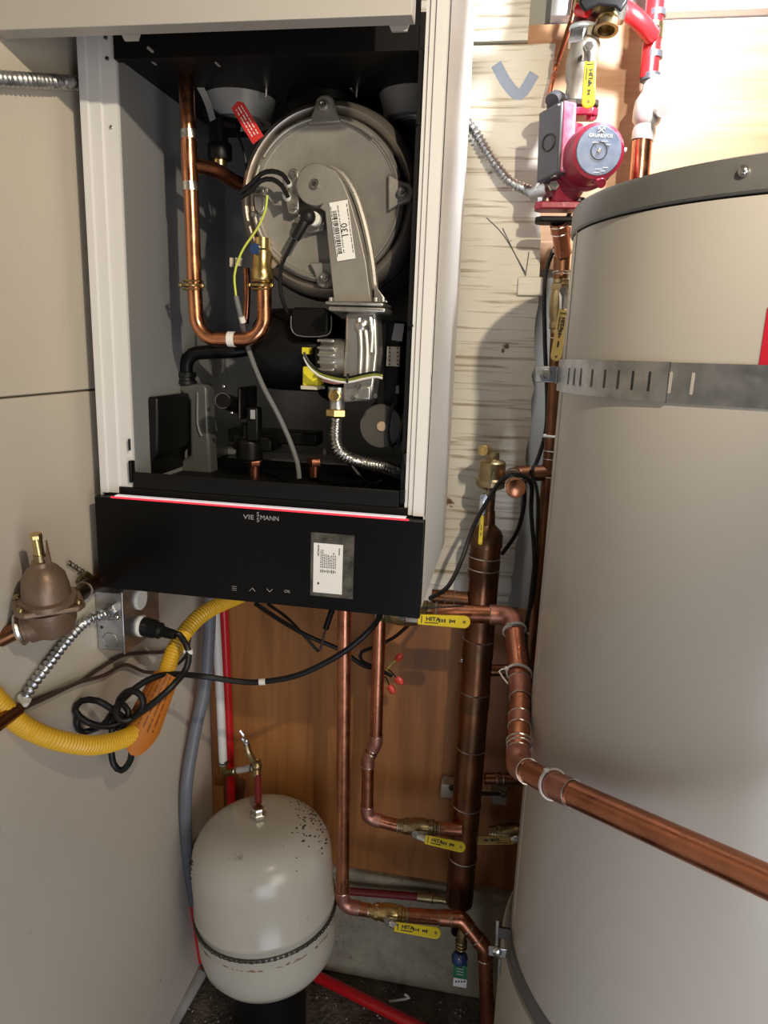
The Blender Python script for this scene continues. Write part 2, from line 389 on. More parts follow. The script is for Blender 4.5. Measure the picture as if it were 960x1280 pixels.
# inner box
IX0, IX1 = -.494, -.128
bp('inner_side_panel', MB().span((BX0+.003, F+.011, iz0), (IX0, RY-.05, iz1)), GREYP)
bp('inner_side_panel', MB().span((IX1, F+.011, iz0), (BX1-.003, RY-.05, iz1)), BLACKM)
bp('back_plate', MB().span((BX0+.003, RY-.05, BZ0+.12), (BX1-.003, RY-.035, BZ1)), GREYP)
bp('mounting_rail', MB().span((BX0+.03, RY-.035, EYE+.2), (BX1-.03, WB-.013, EYE+.26)), GALV)
roof = bp('top_panel', MB().span((IX0-.002, F+.012, iz1), (IX1+.002, RY-.05, iz1+.004)), BLACKM)
bp('top_rail', MB().span((IX0, F+.001, iz1-.004), (IX1, F+.012, iz1+.06)), BLACKM)
for px, py in ((188, 62), (192, 78), (272, 80), (440, 112)):
    r_ = ray(px, py); p = V((r_.x, r_.y, r_.z))*((iz1-EYE)/r_.z)
    MB().span((p.x-.0012, p.y-.006, iz1-.0012), (p.x+.0012, p.y+.006, iz1+.001)).build('slot', GREYINK, roof)
bp('bottom_tray', MB().span((BX0+.003, F+.004, iz0-.03), (BX1-.003, RY-.05, iz0)).span((IX0, F+.002, iz0), (IX1, F+.006, iz0+.022)), BLACKM, bevel=.001)
bp('inner_shelf', MB().prism([(0, 0), (.29, 0), (.29, .10), (0, .06)], P(285, 572, 1.06), X, Y_, .002), GALV)
# control panel
cpz0, cpz1 = EYE-.3408, EYE-.211
cp = bp('control_panel', MB().span((BX0-.0015, F-.014, cpz0), (BX1+.002, F-.0002, cpz1)), GLASSB, bevel=.0012)
bp('bottom_panel', MB().span((BX0+.002, F+.002, BZ0-.001), (BX1-.002, RY-.031, BZ0+.003)), WHITEP)
MB().span((P(146, 620, F).x, F-.0152, cpz1-.0005), (P(513, 640, F).x, F-.012, cpz1+.0016)).build('red_light_strip', LED_R, cp)
MB().span((P(150, 620, F).x, F-.0135, cpz1+.0018), (P(509, 640, F).x, F-.004, cpz1+.0030)).build('white_light_strip', LED_W, cp)
cf = F-.0143
def on_panel(px, py): return P(px, py, cf)
text('VIE', 'brand_lettering', .0088, on_panel(304, 646), X, Z, GREYINK, cp, sx=1.25)
text('S', 'brand_lettering', .0085, on_panel(320.5, 643), X, Z, GREYINK, cp, sx=1.1)
text('S', 'brand_lettering', .0085, on_panel(320.5, 650), X, Z, GREYINK, cp, sx=1.1)
text('MANN', 'brand_lettering', .0088, on_panel(325, 647), X, Z, GREYINK, cp, sx=.98)
def strokes(name, lines, r, m, parent):
    s = MB()
    for a, b in lines: s.tube([a, b], r, 5, smooth=False)
    return s.build(name, m, parent)
g = [on_panel(293, y) for y in (733, 735.3, 737.6)]
strokes('menu_symbol', [(p-X*.0033, p+X*.0033) for p in g], .00035, GREYINK, cp)
p = on_panel(315.5, 737); strokes('up_symbol', [(p+V((-.004, 0, -.0022)), p+Z*.0022), (p+Z*.0022, p+V((.004, 0, -.0022)))], .0004, GREYINK, cp)
p = on_panel(337, 738); strokes('down_symbol', [(p+V((-.004, 0, .0022)), p-Z*.0022), (p-Z*.0022, p+V((.004, 0, .0022)))], .0004, GREYINK, cp)
text('OK', 'ok_symbol', .0058, on_panel(355, 739), X, Z, GREYINK, cp)
a, b = on_panel(389, 665), on_panel(441, 749)
MB().span((a.x, cf-.0006, b.z), (b.x, cf, a.z)).build('clear_film', FILM, cp, label='wrinkled clear film pocket')
a, b = on_panel(392.5, 678), on_panel(427.5, 743)
lab = MB().span((a.x, cf-.0012, b.z), (b.x, cf-.0007, a.z)).build('paper_label', PAPER, cp, label='white printed paper label')
W_, H_ = b.x-a.x, a.z-b.z; lo = V((a.x, cf-.0014, a.z))
text('VIESSMANN', 'brand_lettering', .0030, lo+V((W_*.17, 0, -H_*.26)), Z, -X, INK, lab, sx=.95)
s = MB()
for i in range(9):
    x = W_*(.26+.062*i); L = H_*random.uniform(.2, .38)
    k = 0
    while k < L:
        d = random.uniform(.0012, .0034); s.box(lo+V((x, 0, -H_*.49+k+d/2)), (.0011, .0002, d*.8)); k += d+.0006
    s.box(lo+V((x, 0, -H_*.555)), (.0011, .0002, H_*random.uniform(.03, .07)))
s.box(lo+V((W_*.88, 0, -H_*.14)), (.0011, .0002, H_*.14))
s.prism([(-.0016, 0), (0, -.0022), (.0016, 0), (0, .0022)], lo+V((W_*.18, 0, -H_*.81)), X, Z, .0002)
s.build('small_print', INK, lab)

# heat exchanger
HE = P(409, 250, .955); NYt = NY
he = bp('heat_exchanger', MB().lathe([(.119, .20), (.119, .05), (.121, .03), (.120, .012), (.116, .002), (.110, -.003), (.104, .001), (.101, .008), (.095, .009), (.095, .02)], HE, Y_, 64), RINGM, label='round stainless heat exchanger shell')
MB().torus(HE+Y_*.034, Y_, .1215, .0035, 64, 8).build('clamp_ring', BLACKM, he)
MB().torus(HE+Y_*.006, Y_, .0985, .0028, 64, 8).build('seal', RUBBER, he)
D0 = P(406, 250, .945)                        # burner door centre
door = bp('burner_door', MB().lathe([(.100, .012), (.100, .002), (.0975, -.001), (.0945, -.001), (.0930, .001), (.0915, .0012), (.091, .0025), (.088, .0035), (.0, .0030)], D0, Y_, 64), CAST, label='cast aluminium burner door')
MB().torus(D0-Y_*.0012, Y_, .0965, .0013, 64, 6).build('rim', CASTL, door)
def lug(px, py, ang):
    c = P(px, py, .943); u = V((math.cos(ang), 0, math.sin(ang))); v = V((-math.sin(ang), 0, math.cos(ang)))
    l = MB().prism([(.013, -.004), (.010, -.010), (-.006, -.015), (-.018, -.022), (-.020, .022), (-.006, .015), (.010, .010), (.013, .004)], c+Y_*.008, u, v, .011).build('lug', CAST, door, bevel=.0022)
    MB().disc(c-Y_*.006, Y_, .0062, .006, .001, 20).build('bolt_seat', CASTL, l)
    MB().lathe([(.0046, 0), (.0046, -.004), (.0038, -.005), (.0022, -.005), (.0020, -.003)], c-Y_*.009, Y_, 16).build('bolt', STEEL, l)
lug(406, 134, PI/2); lug(504, 241, .0); lug(407, 347, -PI/2)
s = MB()                                      # raised rib segments round the door
for a0, a1 in ((100, 150), (155, 172), (50, 80), (-50, -75), (-100, -140), (186, 230)):
    pts = [D0+V((math.cos(math.radians(t))*.0945, -.0035, math.sin(math.radians(t))*.0945)) for t in range(min(a0, a1), max(a0, a1)+1, 4)]
    MB().tube(pts, .0022, 6, smooth=False).build('raised_rib', CAST, door)
# mixing duct with label
dc = P(397, 233, .925)
def q2(px, py): p = P(px, py, .925); return (p.x, p.z)
arc = [(dc.x+.0245*math.cos(t), dc.z+.0245*math.sin(t)) for t in [math.radians(a) for a in range(75, 300, 12)]]
out = arc + [q2(402, 262), q2(409, 266), q2(412, 300), q2(420, 378), q2(466, 378), q2(460, 330), q2(451, 290), q2(441, 255), q2(432, 232), q2(422, 216), q2(409, 210)]
duct = bp('mixing_duct', MB().prism(out, (0, .938, 0), X, Z, .024), CAST, bevel=.004, bseg=3, label='cast elbow duct from gas valve to burner')
bp('duct_edge', MB().tube([P(x, y, .938) for x, y in ((413, 209), (428, 219), (442, 240), (452, 268), (460, 300), (466, 335), (470, 377))], .0045, 8), CAST)
MB().disc(dc-Y_*.014, Y_, .0056, .004, .001).build('screw', STEEL, duct); MB().disc(dc-Y_*.0165, Y_, .003, .002, .0004, 6).build('screw', CHAINM, duct)
ul = (P(439, 317, .9)-P(431, 258, .9)).normalized(); vl = ul.cross(NY)
lp = P(428, 288.5, .9245-.012)
l2 = MB().box(lp, (.069, .0006, .0235), Mx((ul, Y_, -vl)).transposed().to_3x3()).build('paper_label', PAPER, duct)
text('130', 'label_number', .0115, lp-Y_*.0006-ul*.000-vl*.0035, -ul, vl, INK, l2, align='CENTER')
s = MB(); rot = Mx((ul, Y_, -vl)).transposed().to_3x3(); k = -.024
while k < .026:
    d = random.uniform(.0005, .0017); s.box(lp-Y_*.0005+ul*k+vl*.0065, (d, .0003, .0055), rot); k += d+random.uniform(.0005, .0012)
for j in (.0015, .0105, -.0100):
    k = -.028
    while k < .028:
        d = random.uniform(.001, .004); s.box(lp-Y_*.0005+ul*k+vl*j, (d, .0003, .0009), rot); k += d+.0008
s.build('small_print', INK, l2)
# flange under the duct
fc0, fc1 = P(411, 380, .915), P(483, 384, .915)
fm = (fc0+fc1)/2
fla = bp('duct_flange', MB().span((fc0.x, .895, fm.z-.001), (fc1.x, .955, fm.z+.0035)).span((fc0.x+.004, .897, fm.z-.0085), (fc1.x+.002, .955, fm.z-.0025)), CASTL, bevel=.002)
for px in (414, 470, 479): MB().cyl(P(px, 377, .90), P(px, 372, .90), .0032, 10).build('bolt', STEEL, fla)
bp('duct_gusset', MB().prism([(0, 0), (.018, 0), (0, .022)], P(468, 378, .925), X, Z, .004), CASTL, bevel=.0008)
# venturi / gas valve column
def pq(pts, Y): return [((P(x, y, Y)).x, (P(x, y, Y)).z) for x, y in pts]
gv = bp('gas_valve', MB().prism(pq([(433, 391), (472, 389), (474, 440), (470, 475), (466, 500), (430, 503), (430, 455), (432, 430)], .92), (0, .95, 0), X, Z, .036), CASTL, bevel=.004, label='cast gas valve and venturi body')
for (a, b) in (((449, 398), (450, 470)), ((456, 402), (458, 466)), ((463, 396), (464, 440))):
    MB().tube([P(*a, .912), P((a[0]+b[0])/2+2, (a[1]+b[1])/2, .910), P(*b, .912)], .0028, 8).build('raised_rib', CASTL, gv)
MB().sph(P(452, 408, .915), .0095, (1, .8, 1)).build('boss', CASTL, gv)
for px, py in ((459, 409), (441, 497), (470, 495), (448, 484)): MB().disc(P(px, py, .908), Y_, .0034, .006, .0008, 6).build('bolt', STEEL, gv)
MB().span(P(443, 482, .912), P(466, 499, .93)).build('port_block', CASTL, gv, bevel=.002)
mot = bp('fan_motor', MB().cyl(P(404, 446, .935), P(434, 447, .935), .0235, 24), CASTL, label='finned aluminium fan motor housing')
for i in range(6): MB().box(P(404+4, 426+i*9, .912), (.022, .01, .0035)).build('fin', CASTL, mot, bevel=.001) if i < 6 else None
MB().cyl(P(400, 446, .935), P(405, 446, .935), .025, 24).build('motor_collar', BLACKP, mot)
# coil in yellow housing
yb = bp('yellow_coil_cover', MB().span(P(378, 458, .925), P(405, 482, .96)), YELC, bevel=.002)
MB().span(P(376, 482, .92), P(406, 485.5, .96)).build('coil_plate', IVORY, yb)
bp('yellow_connector', MB().span(P(377, 434, .93), P(391, 443, .95)), YELC, bevel=.001)
for i, (m_, dz) in enumerate(((YGREEN, 0), (WHITEPL, 3), (BLACKP, -3))):
    bp('valve_wire', MB().tube([P(x, y+dz, .902-.003*i) for x, y in ((380, 443), (386, 455), (398, 466), (414, 472), (434, 475), (452, 471), (470, 468), (478, 470))], .0016, 6), m_)
bp('cable_tie', MB().torus(P(435, 473, .90), X, .0052, .0013, 14, 6), RUBBER)
bp('pink_sleeve', MB().tube([P(404, 474, .91), P(418, 477, .905), P(428, 476, .905)], .0035, 8), mat('pink_sleeve', (.5, .22, .18), .5))
bp('red_white_marker', MB().disc(P(463, 452, .93), Y_, .007, .008), mat('marker_red', (.5, .08, .05), .5))
# gas inlet: block, nut and corrugated pipe
gi = bp('gas_inlet', MB().lathe([(.0125, 0), (.0125, .012), (.0105, .016), (.0105, .034)], P(422, 484, .93), -Z, 20), CASTL)
MB().lathe([(.008, 0), (.008, .004), (.0065, .005), (.004, .005), (.003, .003)], P(419, 495, .92), NY, 20).build('test_port', BRASS, gi)
MB().hexa(P(421, 516, .93), Z, .0145, .010).build('union_nut', BRASS, gi)
bp('corrugated_gas_pipe', MB().tube([P(421, 522, .93), P(420, 545, .93), P(423, 561, .93), P(437, 573, .935), P(458, 579, .945), P(480, 584, .96), P(500, 591, .99)], .0082, 12, rib=.0042, amp=.0011), STEEL)
# U-shaped copper pipe + expansion rise
US = .94
ux0, ux1 = P(240, 300, US), P(331, 360, US)
riser = bp('copper_riser', MB().tube([P(232, 74, US+.02), P(234, 130, US), P(237, 200, US), P(240, 270, US), P(243, 358, US)], .0098, 18), COPPERB, label='vertical copper pipe inside the boiler')
for py, px in ((168, 236), (233, 238)):
    MB().cyl(P(px-.3, py-5, US), P(px+.3, py+6, US), .0112, 18).build('soldered_sleeve', SOLDER, riser)
MB().cyl(P(236, 177, US), P(238, 228, US), .0108, 18).build('tee_sleeve', COPPERB, riser)
MB().lathe([(.019, 0), (.025, .003), (.026, .010), (.032, .014), (.032, .018)], P(232, 82, US+.02), Z, 24).build('rubber_grommet', RUBBER, riser)
MB().tube([P(238, 205, US), P(270, 213, US+.03), P(290, 225, US+.06), P(312, 236, US+.09)], .0098, 14).build('tee_branch', COPPER, riser)
up, arcs = fillet([P(243, 357, US), P(247, 424, US), P(331, 424, US), P(330, 357, US)], .030, 10)
ub = bp('copper_u_bend', MB().tube(up, .0098, 18, smooth=False), COPPERB, label='U-shaped copper pipe loop')
text_p = P(290, 424, US)
MB().cyl(text_p-X*.005, text_p+X*.005, .0102, 18).build('paper_band', PAPER, ub)
for px in (241, 327):
    c = P(px, 357, US); cl = bp('pipe_clip', MB().torus(c, Z, .0135, .002, 24, 8).torus(c+Z*.0055, Z, .013, .0012, 24, 6).torus(c-Z*.005, Z, .013, .0012, 24, 6), BRASS)
    for sgn in (-1, 1): MB().sph(c+X*.0155*sgn-Y_*.004, .0032).build('clip_ear', BRASS, cl)
bf = bp('brass_fitting', MB().lathe([(.011, 0), (.013, .003), (.0145, .006), (.0145, .017), (.0125, .020), (.0125, .040), (.010, .043), (.010, .056)], P(328, 354, US), Z, 24), BRASS, label='brass pressure fitting on the copper loop')
MB().cyl(P(322, 312, US-.005), P(318, 311, US-.016), .0068, 14).build('blue_sensor', BLUE, bf)
MB().hexa(P(322, 312, US-.004), NY, .0085, .004).build('sensor_nut', STEEL, bf)
bp('fitting_bracket', MB().prism(pq([(322, 322), (338, 298), (347, 318), (349, 330), (338, 340), (330, 330)], .95), (0, .95, 0), X, Z, .003), CAST, bevel=.001)
# ceramic igniter plug (two leads), flame sensor boot
ig = bp('igniter_block', MB().prism(pq([(360, 213), (366, 209), (373, 213), (374, 232), (374, 262), (368, 268), (360, 266), (357, 250), (358, 232)], .93), (0, .94, 0), X, Z, .010), CASTL, bevel=.002)
for px, py in ((366, 218), (366, 259)): MB().disc(P(px, py, .926), Y_, .004, .005, .0008, 12).build('screw', STEEL, ig)
for px, py in ((361, 230), (360, 247)): MB().lathe([(.0045, 0), (.0052, .004), (.0038, .011)], P(px, py+1.5, .922), V((-.15, -.8, .5)), 14).build('ceramic_cap', WHITEPL, ig)
for dx, pts in ((0, ((361, 229), (353, 218), (340, 214), (327, 217), (316, 228), (300, 241))), (0, ((360, 246), (352, 232), (340, 224), (326, 226), (314, 238), (301, 247)))):
    bp('igniter_lead', MB().tube([P(x, y, .905+.012*(i/5)) for i, (x, y) in enumerate(pts)], .0030, 8), RUBBER)
fs = bp('sensor_mount', MB().prism(pq([(372, 268), (404, 266), (405, 288), (386, 292), (372, 286)], .94), (0, .944, 0), X, Z, .006), CAST, bevel=.0012)
for px, py in ((373, 275), (402, 279)): MB().disc(P(px, py, .936), Y_, .004, .004, .0008, 12).build('screw', STEEL, fs)
MB().disc(P(393, 274, .925), Y_, .0085, .012).build('ceramic_ring', WHITEPL, fs)
bt = bp('sensor_boot', MB().sph(P(385, 271, .915), .0098).tube([P(384, 273, .915), P(377, 284, .913), P(369, 298, .915)], .0062, 12), RUBBER)
MB().tube([P(368, 300, .915), P(360, 315, .92), P(352, 332, .93), P(350, 358, .94), P(354, 378, .95), P(360, 392, .96)], .0026, 8).build('lead', RUBBER, bt)
# earth strap with terminal
bp('earth_terminal', MB().span(P(313, 237, .925), P(330, 243, .93)).span(P(331, 235, .92), P(335, 246, .925)), STEEL)
bp('earth_clamp', MB().prism(pq([(318, 244), (330, 246), (331, 262), (325, 268), (319, 262)], .935), (0, .94, 0), X, Z, .006), CASTL, bevel=.0015)
bp('earth_screw', MB().disc(P(317, 268, .93), Y_, .0036, .005), STEEL)
bp('earth_wire', MB().tube([P(x, y, .918) for x, y in ((334, 244), (332, 262), (322, 285), (306, 308), (298, 325), (293, 345), (295, 370))], .0015, 8), YGREEN)
gw = bp('grey_cable', MB().tube([P(x, y, Yd) for x, y, Yd in ((295, 370, .918), (300, 392, .925), (306, 420, .955), (316, 452, .955), (330, 485, .95), (347, 517, .95), (362, 550, .95), (372, 580, .95), (374, 598, .95))], .0034, 8), GREYW)
MB().cyl(P(302, 396, .925), P(304, 403, .928), .0040, 10).build('cable_band', WHITEPL, gw)
# white connector strip beside the copper loop
bp('connector_strip', MB().span(P(287, 322, .96), P(292, 334, .965)).span(P(294, 322, .96), P(303, 333, .965)), IVORY)
bp('thin_copper_line', MB().tube([P(308, 335, 1.0), P(309, 370, 1.0), P(307, 405, 1.0)], .0048, 12), COPPER)
# top: flue domes
for px, py, rr, Yd in ((300, 142, .050, 1.04), (520, 140, .050, 1.04)):
    c = P(px, py, Yd)
    dm = bp('grey_adapter_cap', MB().lathe([(rr*.86, 0), (rr*.88, .012), (rr*.97, .026), (rr, .030), (rr, .040)], c-Z*.012, Z, 36), mat('grey_adapter_plastic', (.30, .305, .30), .4))
    MB().torus(c-Z*.0125, Z, rr*.6, .0025, 32, 6).torus(c-Z*.0125, Z, rr*.4, .0025, 32, 6).build('moulded_ring', GREYP, dm)
fs2 = bp('flue_collar', MB().lathe([(.05, 0), (.05, .05), (.062, .055), (.062, .075)], P(405, 136, 1.05), Z, 40), BLACKP)
for px, Yd in ((332, 1.0), (445, 1.0)): bp('hook', MB().tube([P(px, 122, Yd), P(px+1, 108, Yd), P(px, 100, Yd)], .002, 6), STEEL)
# black angle valve with brass nut, foil strip, red tag
av = bp('purge_valve', MB().cyl(P(272, 150, 1.0), P(274, 182, 1.0), .0125, 20).tube([P(262, 138, 1.02), P(270, 150, 1.0), P(280, 154, 1.0), P(298, 157, 1.0)], .009, 12), BLACKP)
MB().lathe([(.0155, 0), (.0165, .003), (.0165, .017), (.0155, .020)], P(275, 200, 1.0), Z, 14).build('knurled_nut', BLACKP, av)
MB().cyl(P(275, 200, 1.0), P(275, 208, 1.0), .0095, 16).build('brass_nut', BRASS, av)
bp('paper_strip', MB().tube([P(240, 93, .99), P(252, 112, .99), P(260, 130, .99), P(266, 150, .985)], .0045, 8, fl=.15, up=X), GREYINK)
bp('black_wire', MB().tube([P(293, 160, 1.0), P(302, 180, 1.0), P(307, 200, 1.0), P(308, 215, 1.0)], .0016, 6), RUBBER)
tgo = P(309, 152, .93); tu = (P(322, 172, .93)-P(301, 137, .93)).normalized(); tv = tu.cross(NY)
rt = bp('red_tag', MB().prism([(-.024, -.0085), (.026, -.0085), (.026, .0085), (-.020, .0085), (-.026, .003)], tgo, tu, -tv, .0008), REDTAG, label='red plastic tag with white print')
s = MB()
for j in (-.004, 0.0, .004):
    k = -.018
    while k < .02:
        d = random.uniform(.001, .005); s.box(tgo-Y_*.0012+tu*k+tv*j, (d, .0004, .0012), Mx((tu, Y_, -tv)).transposed().to_3x3()); k += d+.0012
s.build('white_print', WHITEINK, rt)
# left side: black trunk box, siphon, hose
bx = bp('black_housing', MB().prism(pq([(164, 497), (197, 496), (198, 566), (190, 577), (190, 598), (172, 598)], .93), (0, 1.04, 0), X, Z, .11), BLACKP, bevel=.004)
for a_, b_ in (((160, 549), (166, 562)), ((160, 576), (170, 602)), ((503, 567), (508, 580)), ((500, 612), (507, 628))):
    bp('hinge_clip', MB().span(P(*a_, F+.001), P(*b_, F+.012)), BLACKP, bevel=.001)
sp = bp('siphon', MB().prism(pq([(222, 481), (258, 479), (264, 484), (265, 530), (269, 596), (228, 596), (230, 575), (243, 568), (242, 500)], 1.045), (0, 1.06, 0), X, Z, .03), mat('frosted_plastic', (.09, .095, .09), .35), bevel=.004)
MB().tube([P(247, 490, 1.028), P(247, 530, 1.028), P(252, 545, 1.028)], .002, 6).build('moulded_rib', GREYW, sp)
bp('siphon_hose', MB().tube([P(233, 470, 1.04), P(233, 455, 1.04), P(241, 443, 1.04), P(262, 440, 1.04), P(290, 439, 1.04), P(312, 436, 1.05)], .0105, 14), BLACKP)
bp('hose_collar', MB().lathe([(.0155, 0), (.0155, .005), (.0135, .006), (.0135, .010), (.0155, .011), (.0155, .018)], P(233, 480, 1.04), Z, 20).cyl(P(213, 474, 1.04), P(226, 474, 1.04), .004, 8), RUBBER)
# actuator with silver ring and two screws
ac = bp('port_stub', MB().cyl(P(279, 501, .96), P(300, 508, 1.02), .0115, 24), BLACKP)
MB().torus(P(278.5, 501, .958), V((.3, -1, .1)), .0105, .0007, 28, 6).build('silver_ring', STEEL, ac)
for px, py in ((280, 483), (290, 516)): MB().sph(P(px, py, .965), .0030).build('screw', STEEL, ac)
bp('diverter_valve', MB().span(P(296, 484, .98), P(322, 520, 1.05)).box(P(318, 530, .99), (.018, .02, .05)), BLACKP, bevel=.004)
bp('diverter_label', MB().box(P(316, 518, .975), (.007, .001, .013)), GREYINK)
bp('plumbing_block', MB().box(P(322, 552, 1.02), (.06, .05, .022)).box(P(345, 545, 1.05), (.14, .04, .02)).lathe([(.02, 0), (.02, .03), (.013, .034), (.013, .055)], P(312, 575, 1.0), Z, 18), BLACKP, bevel=.003)
# air intake silencer: large black drum
dr = bp('air_silencer', MB().lathe([(.046, 0), (.056, .008), (.058, .03), (.058, .10), (.05, .115)], P(326, 436, 1.02), X, 36), BLACKP)
bp('silencer_intake', MB().prism([(-.026, -.014), (-.020, -.021), (.020, -.021), (.026, -.014), (.026, .014), (.020, .018), (-.020, .018), (-.026, .014)], P(389, 402, .955), X, Z, .008), BLACKP, bevel=.003)
bp('intake_edge', MB().tube([P(x, y, .945) for x, y in ((364, 395), (364, 410), (371, 419), (390, 421), (409, 419), (414, 410), (414, 395))], .0007, 5), GREYW)
bp('fan_housing', MB().lathe([(.055, 0), (.060, .01), (.060, .05), (.055, .06)], P(405, 450, 1.05), X, 36), BLACKP)
# right side: controller block with terminals
cb = bp('controller_box', MB().span(P(472, 400, .965), P(512, 520, 1.08)), BLACKP, bevel=.003)
MB().prism(pq([(493, 404), (505, 405), (502, 427), (489, 425)], .96), (0, .964, 0), X, Z, .0015).build('grey_label', GREYINK, cb)
tb = MB().span(P(484, 433, .955), P(500, 458, .963)).build('terminal_block', IVORY, cb)
for i in range(5):
    for px in (487, 497): MB().box(P(px, 435.5+i*5, .953), (.0018, .002, .0018)).build('terminal_slot', INK, tb)
bp('small_white_clip', MB().box(P(497, 487, .95), (.004, .004, .010)), GREYW)
pm = bp('circulation_pump', MB().lathe([(.0285, 0), (.030, .002), (.030, .035), (.034, .05)], P(476, 533, .955), Y_, 40), DKFAN, label='dark circulation pump with amber plug')
MB().disc(P(477, 533, .954), Y_, .0068, .004).build('plug', AMBER, pm)
bp('pump_cable', MB().tube([P(x, y, .945) for x, y in ((492, 505), (487, 520), (485, 540), (488, 557), (496, 560), (503, 530), (508, 505))], .0022, 8), RUBBER)
for px in (318, 393): bp('copper_stub', MB().cyl(P(px, 574, 1.03), P(px, 596, 1.03), .0085, 14).hexa(P(px, 577, 1.03), Z, .012, .012), COPPER)
bp('condensate_line', MB().tube([P(430, 570, 1.0), P(455, 600, 1.0), P(470, 604, 1.0), P(478, 600, 1.0)], .003, 8), RUBBER)

# lifted front cover
cvY = .755
cov = thing('boiler_front_cover', P(260, 30, cvY), 'beige steel boiler front cover hung up above the opening', 'cover')
cz = P(260, 28, cvY).z; c0, c1 = BX0-.022, P(515, 18, cvY).x
MB().prism([(0, 0), (.022, 0), (.022, .003), (.0025, .004), (.0025, .5), (0, .5)], (c0, cvY, cz), Y_, Z, -(c1-c0)*-1).build('front_skin', BEIGEP, cov, bevel=.0008)
MB().span((c0, cvY+.003, cz+.003), (c0+.002, cvY+.022, cz+.46)).build('side_return', BEIGEP, cov)
MB().span((c1-.002, cvY+.003, cz+.003), (c1, cvY+.022, cz+.46)).build('side_return', BEIGEP, cov)
MB().span((c0, cvY+.003, cz+.46), (c1, F-.001, cz+.463)).build('top_return', BEIGEP, cov)
MB().span((c0+.006, cvY+.004, cz+.020), (c1-.006, cvY+.03, cz+.024)).build('inner_lining', BLACKM, cov)
for px in (162, 498):
    a = P(px, 40, cvY+.022); MB().prism([(-.0105, 0), (.0105, 0), (.008, -.007), (-.007, -.007)], (a.x, cvY+.026, cz+.0025), X, Z, .003).build('tab', BEIGEP, cov)

# ------------------------------------------------------------ generic piping
def copper_run(name, pts, r, label, cat='pipe', rad=None, m=COPPER, sleeves=(), group=None, fm=None, ends=()):
    pts = [V(p) for p in pts]; rad = rad or r*1.6
    path, arcs = fillet(pts, rad, 8) if len(pts) > 2 else (pts, [])
    t = thing(name, pts[-1] if pts[-1].z < pts[0].z else pts[0], label, cat, group)
    MB().tube(path, r, 20, smooth=False).build('pipe', m, t)
    for a, b in arcs:
        seg = path[a:b+1]; d0 = (path[a]-path[a-1]).normalized() if a else V(); d1 = (path[b+1]-path[b]).normalized()
        seg = [seg[0]-d0*r*1.1]+seg+[seg[-1]+d1*r*1.1]
        e = MB().tube(seg, r*1.1, 20, smooth=False).build('elbow', fm or m, t)
        MB().torus(seg[0], d0, r*1.07, r*.07, 24, 6).build('solder_ring', SOLDER, e)
        MB().torus(seg[-1], d1, r*1.07, r*.07, 24, 6).build('solder_ring', SOLDER, e)
    for c, ln in sleeves:                     # (point, half length) couplings along a straight run
        c = V(c); k = min(range(len(pts)-1), key=lambda i: ((c-pts[i]).cross(pts[i+1]-pts[i]).length/(pts[i+1]-pts[i]).length)+(0 if 0 <= (c-pts[i]).dot(pts[i+1]-pts[i]) <= (pts[i+1]-pts[i]).length_squared else 9))
        d = (pts[k+1]-pts[k]).normalized(); c = pts[k]+d*(c-pts[k]).dot(d)
        e = MB().cyl(c-d*ln, c+d*ln, r*1.09, 20).build('coupling', fm or m, t)
        for sg in (-1, 1): MB().torus(c+d*ln*sg, d, r*1.06, r*.08, 24, 6).build('solder_ring', SOLDER, e)
    return t
def handle(root, a, b, width, m, txt='HITA', stem=None, flip=False, face=None):
    """yellow lever from a (at the stem) to b (free end)"""
    a, b = V(a), V(b); u = (b-a).normalized(); n = -((a+b)/2-V((0, 0, EYE))).normalized() if face is None else V(face)
    v = n.cross(u).normalized(); n = u.cross(v); L = (b-a).length; w2 = width/2
    poly = [(0, -w2*.82), (L-w2, -w2)]+[(L-w2+w2*math.cos(t), w2*math.sin(t)) for t in [math.radians(q) for q in range(-75, 90, 15)]]+[(L-w2, w2), (0, w2*.82)]
    h = MB().prism(poly, a-n*.002, u, v, .004).build('handle', m, root, bevel=.0015)
    MB().disc(a+u*(L-w2*.95), n, w2*.28, .0046, .0005, 12).build('rivet', BRASSD, h)
    o = a+u*(L*.10)+n*.0024
    uu, vv = (u, v) if not flip else (-u, -v)
    st = o if not flip else a+u*(L*.62)+n*.0024
    text(txt, 'lettering', width*.44, st+uu*width*.25+vv*width*.06, uu, vv, INK, h, sx=1.15, bold=.03)
    s = MB(); rt_ = Mx((u, v, n)).transposed().to_3x3()
    s.box(a+u*L*.08+n*.0024, (width*.07, width*.55, .0003), rt_)
    for k in (.42, .47, .52, .62, .66, .70): s.box(a+u*L*k+n*.0024, (L*.03, width*random.uniform(.12, .3), .0003), rt_)
    s.box(a+u*L*.27-vv*width*.22+n*.0024, (L*.26, width*.07, .0003), rt_)
    s.build('small_print', INK, h)
    if stem is not None:
        stem = V(stem); MB().tube([stem+n*.006, stem+n*.006+(a-stem)*.5, a+u*.006], .006, 8, fl=.3, smooth=False, up=v).build('steel_shank', STEEL, root)
        MB().hexa(stem+n*.010, n, .0068, .006).cyl(stem-n*.012, stem+n*.014, .0035, 10).build('stem_nut', STEEL, root)
    return h
